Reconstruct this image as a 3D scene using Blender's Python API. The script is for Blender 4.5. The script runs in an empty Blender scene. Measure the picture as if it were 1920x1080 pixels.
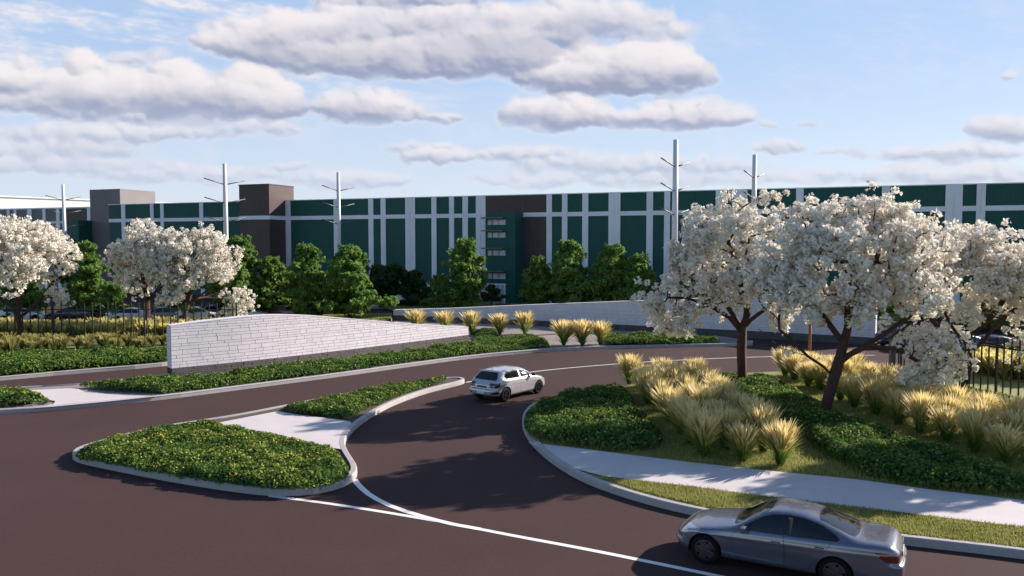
import bpy, bmesh, math, random
import numpy as np
from mathutils import Vector, Matrix, geometry
random.seed(7)
rng = np.random.default_rng(11)
SC = bpy.context.scene
COL = SC.collection
R = math.radians

# ---------------------------------------------------------------- camera model (pixels of the 1920x1080 photo)
F = 1500.0
EYE = 7.3
PITCH = math.atan(83.0 / F)
SUN_AZ_VEC = Vector((0.886, 0.46))          # horizontal direction towards the sun
SUN_EL = R(24.8)
def ray(px, py):
    fw = Vector((0, math.cos(PITCH), -math.sin(PITCH)))
    up = Vector((0, math.sin(PITCH), math.cos(PITCH)))
    return fw * F + Vector((1, 0, 0)) * (px - 960) - up * (py - 540)
def G(px, py, z=0.0):
    """Point of the horizontal plane at height z seen at a pixel: used to survey the ground plan."""
    d = ray(px, py)
    t = (z - EYE) / d.z
    return Vector((d.x * t, d.y * t, z))
def GS(pts, z=0.0):
    return [G(a, b, z).xy for a, b in pts]

# ---------------------------------------------------------------- objects
def put(o, parent=None):
    COL.objects.link(o)
    if parent is not None:
        o.parent = parent
    return o
def tag(o, label=None, cat=None, group=None, kind=None):
    if label: o['label'] = label
    if cat: o['category'] = cat
    if group: o['group'] = group
    if kind: o['kind'] = kind
    return o
def thing(name, label, cat, loc=(0, 0, 0), rz=0.0, group=None):
    o = bpy.data.objects.new(name, None)
    o.empty_display_size = 0.3
    o.location = loc
    o.rotation_euler = (0, 0, rz)
    put(o)
    return tag(o, label, cat, group)
def copy_tree(o, parent=None):
    c = o.copy()
    COL.objects.link(c)
    if parent is not None:
        c.parent = parent
    for ch in list(o.children):
        copy_tree(ch, c)
    return c

class MB:
    """Collects shapes into one mesh."""
    def __init__(self):
        self.v, self.f, self.m = [], [], []
    def add(self, verts, faces, mi=0):
        n = len(self.v)
        self.v += [tuple(p) for p in verts]
        self.f += [tuple(i + n for i in f) for f in faces]
        self.m += [mi] * len(faces)
    def box(self, x0, x1, y0, y1, z0, z1, mi=0, M=None):
        vs = [Vector((x, y, z)) for z in (z0, z1) for y in (y0, y1) for x in (x0, x1)]
        if M is not None: vs = [M @ p for p in vs]
        self.add(vs, [(0, 2, 3, 1), (4, 5, 7, 6), (0, 1, 5, 4), (2, 6, 7, 3), (0, 4, 6, 2), (1, 3, 7, 5)], mi)
    def tube(self, pts, rad, n=8, mi=0, caps=True):
        pts = [Vector(p) for p in pts]
        if not hasattr(rad, '__len__'): rad = [rad] * len(pts)
        rings = []
        for i, p in enumerate(pts):
            a = pts[max(i - 1, 0)]; b = pts[min(i + 1, len(pts) - 1)]
            d = (b - a).normalized()
            ref = Vector((0, 0, 1)) if abs(d.z) < .9 else Vector((1, 0, 0))
            u = d.cross(ref).normalized(); w = d.cross(u)
            rings.append([p + (u * math.cos(2 * math.pi * k / n) + w * math.sin(2 * math.pi * k / n)) * rad[i] for k in range(n)])
        vs = [q for r_ in rings for q in r_]
        fs = []
        for i in range(len(pts) - 1):
            for k in range(n):
                a = i * n + k; b = i * n + (k + 1) % n
                fs.append((a, b, b + n, a + n))
        if caps:
            fs.append(tuple(range(n))[::-1]); fs.append(tuple(range((len(pts) - 1) * n, len(pts) * n)))
        self.add(vs, fs, mi)
    def poly(self, pts, z, mi=0):
        tri = geometry.tessellate_polygon([[Vector((p[0], p[1], 0)) for p in pts]])
        vs = [(p[0], p[1], z) for p in pts]
        fs = []
        for t in tri:
            a, b, c = (Vector(vs[i]) for i in t)
            fs.append(tuple(t) if (b - a).cross(c - a).z > 0 else tuple(t)[::-1])
        self.add(vs, fs, mi)
    def build(self, name, mats, parent=None, smooth=False, bevel=0):
        me = bpy.data.meshes.new(name)
        me.from_pydata(self.v, [], self.f)
        if not isinstance(mats, (list, tuple)): mats = [mats]
        for m in mats: me.materials.append(m)
        me.polygons.foreach_set('material_index', self.m)
        if smooth: me.polygons.foreach_set('use_smooth', [True] * len(self.f))
        me.validate(); me.update()
        o = put(bpy.data.objects.new(name, me), parent)
        if bevel:
            b = o.modifiers.new('bevel', 'BEVEL'); b.width = bevel; b.segments = 2; b.limit_method = 'ANGLE'
        return o

def np_mesh(name, V, Fq, mats, mi=None, smooth=False):
    """Mesh from numpy arrays of quads."""
    me = bpy.data.meshes.new(name)
    n, k = Fq.shape
    me.vertices.add(len(V)); me.vertices.foreach_set('co', np.ascontiguousarray(V, dtype=np.float32).ravel())
    me.loops.add(n * k); me.loops.foreach_set('vertex_index', np.ascontiguousarray(Fq, dtype=np.int32).ravel())
    me.polygons.add(n)
    me.polygons.foreach_set('loop_start', np.arange(0, n * k, k, dtype=np.int32))
    for m in (mats if isinstance(mats, (list, tuple)) else [mats]): me.materials.append(m)
    if mi is not None: me.polygons.foreach_set('material_index', np.ascontiguousarray(mi, dtype=np.int32))
    if smooth: me.polygons.foreach_set('use_smooth', np.ones(n, dtype=bool))
    me.update(calc_edges=True)
    return me
def unit(a):
    return a / np.maximum(np.linalg.norm(a, axis=-1, keepdims=True), 1e-9)
def leaf_quads(C, N, size, aspect=.6, bend=.0):
    """Diamond shaped leaves at C facing N."""
    n = len(C)
    N = unit(N)
    t = unit(np.cross(N, rng.normal(size=(n, 3))))
    b = np.cross(N, t)
    s = (size if hasattr(size, '__len__') else np.full(n, size))[:, None]
    V = np.stack([C + t * s, C + b * s * aspect + N * s * bend, C - t * s, C - b * s * aspect + N * s * bend], 1).reshape(-1, 3)
    return V, np.arange(4 * n).reshape(n, 4)
def inside(P, poly):
    x, y = P[:, 0], P[:, 1]
    r = np.zeros(len(P), bool)
    n = len(poly)
    for i in range(n):
        x0, y0 = poly[i]; x1, y1 = poly[(i + 1) % n]
        c = ((y0 > y) != (y1 > y)) & (x < (x1 - x0) * (y - y0) / ((y1 - y0) + 1e-12) + x0)
        r ^= c
    return r
def edge_dist(P, poly):
    d = np.full(len(P), 1e9)
    n = len(poly)
    for i in range(n):
        a = np.array(poly[i]); b = np.array(poly[(i + 1) % n])
        ab = b - a
        t = np.clip(((P - a) @ ab) / max(ab @ ab, 1e-9), 0, 1)
        d = np.minimum(d, np.linalg.norm(P - (a + t[:, None] * ab), axis=1))
    return d
def spline(pts, step=.4, closed=False):
    """Catmull-Rom resampling of a 2D polyline."""
    P = [Vector((p[0], p[1])) for p in pts]
    n = len(P)
    out = []
    for i in range(n if closed else n - 1):
        if closed:
            a, b, c, d = P[i - 1], P[i], P[(i + 1) % n], P[(i + 2) % n]
        else:
            a, b, c, d = P[max(i - 1, 0)], P[i], P[i + 1], P[min(i + 2, n - 1)]
        k = max(1, int((c - b).length / step))
        for j in range(k):
            t = j / k
            # centripetal-ish: chord scaled tangents
            m1 = (c - a) * .5 * min(1, 2 * (c - b).length / max((c - a).length, 1e-6)); m2 = (d - b) * .5 * min(1, 2 * (c - b).length / max((d - b).length, 1e-6))
            t2, t3 = t * t, t * t * t
            out.append(b * (2 * t3 - 3 * t2 + 1) + m1 * (t3 - 2 * t2 + t) + c * (-2 * t3 + 3 * t2) + m2 * (t3 - t2))
    if not closed: out.append(P[-1])
    return out

# ---------------------------------------------------------------- materials
def nodes_of(m):
    m.use_nodes = True
    nt = m.node_tree
    return nt, nt.nodes, nt.links
def mat(name, col, rough=.6, var=.12, scale=6.0, metal=0.0, bump=0.0, bump_scale=40.0, spec=.5, coat=0.0, dist=.02, second=None, var2=None):
    """Principled material whose colour wanders with two octaves of noise in object space."""
    m = bpy.data.materials.new(name)
    nt, ns, ls = nodes_of(m)
    p = ns['Principled BSDF']
    p.inputs['Roughness'].default_value = rough
    p.inputs['Metallic'].default_value = metal
    p.inputs['Specular IOR Level'].default_value = spec
    p.inputs['Coat Weight'].default_value = coat
    p.inputs['Coat Roughness'].default_value = .03
    tc = ns.new('ShaderNodeTexCoord')
    nz = ns.new('ShaderNodeTexNoise'); nz.inputs['Scale'].default_value = scale; nz.inputs['Detail'].default_value = 5
    nz.inputs['Roughness'].default_value = .65
    ls.new(tc.outputs['Object'], nz.inputs['Vector'])
    mx = ns.new('ShaderNodeMix'); mx.data_type = 'RGBA'
    c2 = second or tuple(c * (1 - var) for c in col); c1 = col if second else tuple(min(1, c * (1 + var)) for c in col)
    mx.inputs['A'].default_value = (*c1, 1); mx.inputs['B'].default_value = (*c2, 1)
    mr = ns.new('ShaderNodeMapRange'); mr.inputs['From Min'].default_value = .3; mr.inputs['From Max'].default_value = .7
    ls.new(nz.outputs['Fac'], mr.inputs['Value']); ls.new(mr.outputs['Result'], mx.inputs['Factor'])
    ls.new(mx.outputs['Result'], p.inputs['Base Color'])
    if bump:
        nb = ns.new('ShaderNodeTexNoise'); nb.inputs['Scale'].default_value = bump_scale; nb.inputs['Detail'].default_value = 4
        ls.new(tc.outputs['Object'], nb.inputs['Vector'])
        b = ns.new('ShaderNodeBump'); b.inputs['Strength'].default_value = bump; b.inputs['Distance'].default_value = dist
        ls.new(nb.outputs['Fac'], b.inputs['Height']); ls.new(b.outputs['Normal'], p.inputs['Normal'])
    return m
def leaf_mat(name, cols, trans=.35, rough=.55, scale=3.0, spec=.3):
    """Leaves: colour differs from leaf to leaf (random per island) and over the plant; light shines through."""
    m = bpy.data.materials.new(name)
    nt, ns, ls = nodes_of(m)
    p = ns['Principled BSDF']; out = ns['Material Output']
    geo = ns.new('ShaderNodeNewGeometry')
    ramp = ns.new('ShaderNodeValToRGB')
    el = ramp.color_ramp.elements
    while len(el) < len(cols): el.new(.5)
    for i, c in enumerate(cols):
        el[i].position = i / (len(cols) - 1); el[i].color = (*c, 1)
    tc = ns.new('ShaderNodeTexCoord'); nz = ns.new('ShaderNodeTexNoise'); nz.inputs['Scale'].default_value = scale
    ls.new(tc.outputs['Object'], nz.inputs['Vector'])
    ma = ns.new('ShaderNodeMath'); ma.operation = 'MULTIPLY_ADD'; ma.inputs[1].default_value = .6
    ls.new(geo.outputs['Random Per Island'], ma.inputs[0])
    mb = ns.new('ShaderNodeMath'); mb.operation = 'MULTIPLY_ADD'; mb.inputs[1].default_value = 1.4; mb.inputs[2].default_value = -.5
    ls.new(nz.outputs['Fac'], mb.inputs[0]); ls.new(mb.outputs[0], ma.inputs[2])
    ls.new(ma.outputs[0], ramp.inputs['Fac'])
    ls.new(ramp.outputs['Color'], p.inputs['Base Color'])
    p.inputs['Roughness'].default_value = rough; p.inputs['Specular IOR Level'].default_value = spec
    tr = ns.new('ShaderNodeBsdfTranslucent'); ls.new(ramp.outputs['Color'], tr.inputs['Color'])
    mx = ns.new('ShaderNodeMixShader'); mx.inputs['Fac'].default_value = trans
    ls.new(p.outputs['BSDF'], mx.inputs[1]); ls.new(tr.outputs['BSDF'], mx.inputs[2]); ls.new(mx.outputs['Shader'], out.inputs['Surface'])
    return m
def plume_mat(name, stops, zmax, trans=.3):
    """Blades that turn from green at the root to straw at the seed head."""
    m = bpy.data.materials.new(name)
    nt, ns, ls = nodes_of(m)
    p = ns['Principled BSDF']; out = ns['Material Output']
    at = ns.new('ShaderNodeAttribute'); at.attribute_name = 'along'
    geo = ns.new('ShaderNodeNewGeometry')
    ma = ns.new('ShaderNodeMath'); ma.operation = 'MULTIPLY_ADD'; ma.inputs[1].default_value = .22
    sub = ns.new('ShaderNodeMath'); sub.operation = 'SUBTRACT'; sub.inputs[1].default_value = .11
    ls.new(geo.outputs['Random Per Island'], ma.inputs[0]); ls.new(at.outputs['Fac'], sub.inputs[0]); ls.new(sub.outputs[0], ma.inputs[2])
    ramp = ns.new('ShaderNodeValToRGB'); el = ramp.color_ramp.elements
    while len(el) < len(stops): el.new(.5)
    for i, (t, c) in enumerate(stops):
        el[i].position = t; el[i].color = (*c, 1)
    ls.new(ma.outputs[0], ramp.inputs['Fac'])
    ls.new(ramp.outputs['Color'], p.inputs['Base Color']); p.inputs['Roughness'].default_value = .6; p.inputs['Specular IOR Level'].default_value = .25
    tr = ns.new('ShaderNodeBsdfTranslucent'); ls.new(ramp.outputs['Color'], tr.inputs['Color'])
    mx = ns.new('ShaderNodeMixShader'); mx.inputs['Fac'].default_value = trans
    ls.new(p.outputs['BSDF'], mx.inputs[1]); ls.new(tr.outputs['BSDF'], mx.inputs[2]); ls.new(mx.outputs['Shader'], out.inputs['Surface'])
    return m
def rib_mat(name, col, rough=.45, period=.3, axis=0, depth=.03):
    """Ribbed metal cladding: vertical ribs as bump, slight panel to panel tone."""
    m = mat(name, col, rough, .08, .35)
    nt, ns, ls = nodes_of(m)
    p = ns['Principled BSDF']
    tc = ns.new('ShaderNodeTexCoord'); w = ns.new('ShaderNodeTexWave')
    w.wave_type = 'BANDS'; w.bands_direction = 'XYZ'[axis]; w.wave_profile = 'SIN'
    w.inputs['Scale'].default_value = 2 * math.pi / (20 * period) 
    ls.new(tc.outputs['Object'], w.inputs['Vector'])
    p.inputs['Specular IOR Level'].default_value = .18
    b = ns.new('ShaderNodeBump'); b.inputs['Strength'].default_value = .7; b.inputs['Distance'].default_value = depth
    ls.new(w.outputs['Fac'], b.inputs['Height']); ls.new(b.outputs['Normal'], p.inputs['Normal'])
    return m

M_ASPHALT = mat('asphalt', (.064, .037, .0355), .9, .07, .25, bump=.35, bump_scale=90, dist=.012, spec=.12)
def _speckle(m, s, amt):
    nt, ns, ls = nodes_of(m)
    p = ns['Principled BSDF']
    src = p.inputs['Base Color'].links[0].from_socket
    tc = ns.new('ShaderNodeTexCoord'); nz = ns.new('ShaderNodeTexNoise'); nz.inputs['Scale'].default_value = s; nz.inputs['Detail'].default_value = 6; nz.inputs['Roughness'].default_value = .8
    ls.new(tc.outputs['Object'], nz.inputs['Vector'])
    mr = ns.new('ShaderNodeMapRange'); mr.inputs['From Min'].default_value = .3; mr.inputs['From Max'].default_value = .7
    mr.inputs['To Min'].default_value = 1 - amt; mr.inputs['To Max'].default_value = 1 + amt
    ls.new(nz.outputs['Fac'], mr.inputs['Value'])
    mx = ns.new('ShaderNodeMix'); mx.data_type = 'RGBA'; mx.blend_type = 'MULTIPLY'; mx.inputs['Factor'].default_value = 1
    ls.new(src, mx.inputs['A']); ls.new(mr.outputs['Result'], mx.inputs['B']); ls.new(mx.outputs['Result'], p.inputs['Base Color'])
_speckle(M_ASPHALT, 9, .12)
M_CONC = mat('pale_concrete', (.55, .505, .51), .8, .06, .8, bump=.2, bump_scale=60, dist=.008); _speckle(M_CONC, 14, .06)
M_KERB = mat('kerb_concrete', (.37, .345, .345), .8, .08, 1.5, bump=.2, bump_scale=50, dist=.008); _speckle(M_KERB, 8, .10)
M_PAINT = mat('road_paint', (.80, .77, .76), .6, .05, 5); _speckle(M_PAINT, 12, .08)
M_SOIL = mat('planting_soil', (.075, .06, .04), .95, .3, 4, bump=.6, bump_scale=20, dist=.03)
M_MULCH = mat('gravel_mulch', (.25, .21, .20), .95, .2, 5, bump=.8, bump_scale=30, dist=.03); _speckle(M_MULCH, 10, .3)
M_LAWNBASE = mat('lawn_soil', (.15, .18, .040), .9, .35, 1.2, bump=.5, bump_scale=30, dist=.03, second=(.22, .22, .065))
M_FIELD = mat('field_grass', (.07, .10, .03), .95, .3, .3)
M_GREEN = rib_mat('green_cladding', (.021, .092, .078), .55)
M_BROWN = rib_mat('brown_cladding', (.085, .062, .060))
M_GREY = rib_mat('grey_cladding', (.17, .155, .16))
M_WHITE = rib_mat('white_cladding', (.82, .79, .84), period=.45, depth=.015)
M_WHITE2 = mat('white_roof', (.82, .80, .80), .6, .04, .5)
M_STONE = mat('pale_stone', (.69, .64, .675), .75, .07, 1.3, bump=.3, bump_scale=25, dist=.01); _speckle(M_STONE, 9, .07)
M_MORTAR = mat('grey_mortar', (.40, .37, .38), .9, .1, 3)
M_BASE = mat('dark_stone', (.105, .093, .092), .8, .25, 2.0, bump=.4, bump_scale=25, dist=.015); _speckle(M_BASE, 10, .25)
M_BASEJ = mat('dark_joint', (.04, .036, .036), .9, .1, 3)
M_IRON = mat('black_iron', (.012, .011, .012), .5, .2, 8)
M_POLE = mat('white_steel', (.68, .66, .67), .4, .04, 2)
M_ARM = mat('grey_steel', (.10, .10, .11), .45, .1, 4)
M_BARK = mat('red_brown_bark', (.060, .026, .020), .85, .35, 7, bump=.8, bump_scale=14, dist=.03)
M_BARK2 = mat('dark_bark', (.035, .025, .018), .9, .3, 7, bump=.8, bump_scale=14, dist=.03)
M_BLOSSOM = leaf_mat('white_blossom', [(.78, .71, .59), (.87, .81, .71), (.90, .87, .80), (.84, .77, .65)], .30, .6, 1.0)
M_TREELEAF = leaf_mat('fresh_leaf', [(.055, .115, .024), (.12, .22, .046), (.20, .33, .078), (.29, .41, .12)], .48, .6, .6, .15)
M_SHADELEAF = leaf_mat('shaded_leaf', [(.03, .065, .018), (.05, .10, .025), (.08, .14, .03)], .35, .5, .6)  # the warehouse's shade is put into this leaf colour
M_COVER = leaf_mat('ground_cover_leaf', [(.038, .09, .024), (.068, .14, .032), (.115, .195, .042), (.18, .24, .062)], .35, .7, 1.2, .08)
M_FLOWER = leaf_mat('yellow_flower', [(.30, .32, .05), (.42, .40, .06), (.24, .31, .05)], .35, .6, 3)
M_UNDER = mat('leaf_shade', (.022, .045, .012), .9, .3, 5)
M_BLADE = leaf_mat('lawn_blade', [(.18, .20, .05), (.29, .30, .08), (.42, .40, .15), (.34, .33, .12)], .4, .7, .8, .08)
M_PLUME = plume_mat('feather_grass', [(.0, (.08, .17, .025)), (.32, (.20, .31, .055)), (.48, (.47, .45, .13)), (.70, (.73, .59, .25)), (1., (.80, .67, .34))], 1.5, .42)
# ================================================================ GROUND, ROADS, ISLANDS
KH = .21     # kerb height
def flat(name, poly, z, m, kind='structure', label=None, cat=None):
    b = MB(); b.poly(poly, z); o = b.build(name, m); tag(o, label, cat, None, kind); return o
def area(poly):
    return sum(poly[i - 1][0] * poly[i][1] - poly[i][0] * poly[i - 1][1] for i in range(len(poly))) / 2
def ccw(poly):
    return list(poly) if area(poly) > 0 else list(poly)[::-1]
def kerb(name, pts, side, w=.2, h=KH, closed=False, label=None):
    """Kerb of rounded section; side=+1: the planted side lies to the left of the line."""
    b = MB(); n = len(pts)
    P = [Vector((p[0], p[1])) for p in pts]
    prof = [(0, -.05), (.012, h - .03), (.04, h), (w, h), (w, h - .12)]
    rows = []
    for i in range(n):
        a = P[i - 1] if (closed or i > 0) else P[i]; c = P[(i + 1) % n] if (closed or i < n - 1) else P[i]
        d = (c - a).normalized(); nn = Vector((-d.y, d.x)) * side
        rows.append([(P[i].x + nn.x * u, P[i].y + nn.y * u, z) for u, z in prof])
    k = len(prof)
    vs = [q for r_ in rows for q in r_]; fs = []
    for i in range(n if closed else n - 1):
        for j in range(k - 1):
            a = i * k + j; c = ((i + 1) % n) * k + j
            fs.append((a, c, c + 1, a + 1) if side < 0 else (a, a + 1, c + 1, c))
    b.add(vs, fs)
    o = b.build(name, M_KERB); tag(o, label, None, None, 'structure'); return o

gb = MB(); gb.poly([(-2500, -200), (2500, -200), (2500, 4000), (-2500, 4000)], -.06)
tag(gb.build('ground', M_FIELD), kind='structure')
flat('road', [(-140, -30), (140, -30), (140, 118), (-140, 118)], 0, M_ASPHALT)

# front island -----------------------------------------------------------
isl_px = [(131, 862), (145, 868), (200, 880), (300, 900), (400, 917), (500, 930), (560, 931), (615, 924), (648, 915), (667, 904), (673, 893), (668, 879), (657, 862),
          (648, 846), (648, 830), (658, 814), (674, 799), (700, 781), (740, 760), (800, 738), (873, 719), (868, 713), (840, 714), (720, 732), (620, 750), (520, 770), (427, 788), (300, 808), (200, 832), (140, 850)]
isl = ccw(spline(GS(isl_px), .35, True))
for _ in range(2):
    isl = [(isl[i - 1] + isl[i] * 2 + isl[(i + 1) % len(isl)]) / 4 for i in range(len(isl))]
kerb('kerb', isl, 1, closed=True)
def shrink(poly, d):
    out = []
    n = len(poly)
    for i in range(n):
        a, b_, c = Vector(poly[i - 1]), Vector(poly[i]), Vector(poly[(i + 1) % n])
        t = (c - a).normalized()
        out.append(b_ + Vector((-t.y, t.x)) * d)
    return out
flat('planting_bed', shrink(isl, .17), KH - .05, M_SOIL)
def top(pts): return GS(pts, KH)
flat('pavement', top([(395, 795), (428, 788.5), (521, 770.5), (560, 777), (640, 787), (656, 790), (662, 797), (648, 812), (640, 826), (640, 842), (560, 828), (480, 812), (410, 801)]), KH - .006, M_CONC)

# median with the lit wall -----------------------------------------------
med_front = [(-420, 800), (-200, 787), (0, 777), (100, 770), (300, 750), (450, 731), (640, 706), (760, 689), (880, 673), (1000, 661.5), (1090, 656), (1200, 652.5), (1300, 650.5), (1400, 649), (1412, 647)]
med_back = [(1412, 644), (1390, 641), (1340, 634), (1140, 622), (1000, 614.5), (738, 604), (760, 640), (640, 664), (450, 690), (304, 710), (230, 718), (143, 726.5), (20, 733.5), (-200, 744), (-420, 752)]
mf = spline(GS(med_front), .8)
mb_ = GS(med_back)
kerb('kerb', mf + [Vector(p) for p in mb_[:3]], 1)
med = ccw(mf + [Vector(p) for p in mb_])
kerb('kerb', spline(mb_[6:], 1.0), 1)
flat('planting_bed', med, KH - .05, M_MULCH)
flat('pavement', top([(22, 733), (143, 727), (160, 735), (230, 741), (296, 742.5), (200, 752.5), (100, 762), (62, 764.5), (100, 757), (104, 752), (60, 742)]), KH - .006, M_CONC)

# left planting strip ------------------------------------------------------
lf = spline(GS([(-500, 752), (-200, 729), (0, 714), (100, 704.5), (200, 696), (304, 687), (450, 666), (600, 633), (700, 610), (735, 601)]), 1.0)
kerb('kerb', lf, 1)
left_poly = ccw(lf + [Vector(p) for p in GS([(735, 590), (560, 594), (420, 607), (200, 617), (0, 617), (-500, 617)])])
flat('lawn', left_poly, KH - .03, M_LAWNBASE)
# lawn behind the second wall up to the building
back_poly = ccw([Vector(p) for p in GS([(743, 588), (1000, 606), (1300, 619), (1560, 633), (1640, 640)])] + [Vector((40, 79.5)), Vector((-4, 97)), Vector((-19, 101))])
flat('lawn', back_poly, KH - .03, M_LAWNBASE)
bp_front = [Vector(p) for p in GS([(743, 588), (730, 577.5), (700, 574)])]
kerb('kerb', bp_front, -1)
flat('pavement', GS([(690, 579), (735, 579), (742, 572), (735, 566), (700, 568)]), .03, M_CONC)

# right landscape -----------------------------------------------------------
rt_front = [(2700, 1160), (2300, 1103), (1920, 1049), (1700, 1023), (1500, 1000), (1330, 973), (1200, 942), (1100, 907), (1040, 873), (1000, 838), (984, 815), (979, 797), (982, 781), (998, 765), (1060, 746), (1120, 736), (1165, 729)]
rt_back = [(1200, 722), (1330, 707), (1480, 700.5), (1740, 690), (2000, 679), (2700, 660)]
rf = spline(GS(rt_front), .5)
kerb('kerb', rf, -1)
right_poly = ccw(rf + [Vector(p) for p in GS(rt_back)])
flat('lawn', shrink(right_poly, .17), KH - .03, M_LAWNBASE)
walk_top = [(990, 829), (1100, 842), (1200, 855), (1300, 867), (1440, 882), (1610, 899), (1740, 917), (1920, 938), (2300, 985), (2700, 1030)]
walk_bot = [(2700, 1085), (2300, 1036), (1920, 988), (1620, 952), (1440, 931), (1300, 912), (1130, 892)]
walk_kerb = [(1085, 880), (1050, 862), (1015, 839)]
flat('pavement', [Vector(p) for p in top(walk_top + walk_bot + walk_kerb)], KH - .004, M_CONC)
verge_poly = ccw([Vector(p) for p in top([(1125, 893), (1300, 912), (1440, 931), (1620, 952), (1920, 988), (2300, 1036), (2700, 1085), (2700, 1126), (2300, 1074), (1920, 1026), (1700, 1001), (1500, 978), (1330, 951), (1200, 920)])])

# painted lines ----------------------------------------------------------------
def stripe(px, w=.15, z=.005, step=.5):
    P = spline(GS(px), step)
    b = MB(); vs = []
    for i, p in enumerate(P):
        d = (P[min(i + 1, len(P) - 1)] - P[max(i - 1, 0)]).normalized()
        nn = Vector((-d.y, d.x)) * w / 2
        vs += [(p.x + nn.x, p.y + nn.y, z), (p.x - nn.x, p.y - nn.y, z)]
    b.add(vs, [(2 * i, 2 * i + 1, 2 * i + 3, 2 * i + 2) for i in range(len(P) - 1)])
    return tag(b.build('road_marking', M_PAINT), kind='structure')
stripe([(505, 930), (600, 942), (700, 957), (830, 979), (960, 1004), (1120, 1034), (1330, 1077), (1460, 1105)], .16)
stripe([(664, 899), (669, 906), (690, 926), (730, 948), (790, 968), (850, 983.5), (900, 992.5)], .19, .0095)
stripe([(874, 717), (920, 709), (1005, 696.5), (1100, 687), (1200, 679.5), (1300, 674), (1400, 670), (1500, 667.5), (1640, 666)], .13)

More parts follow.
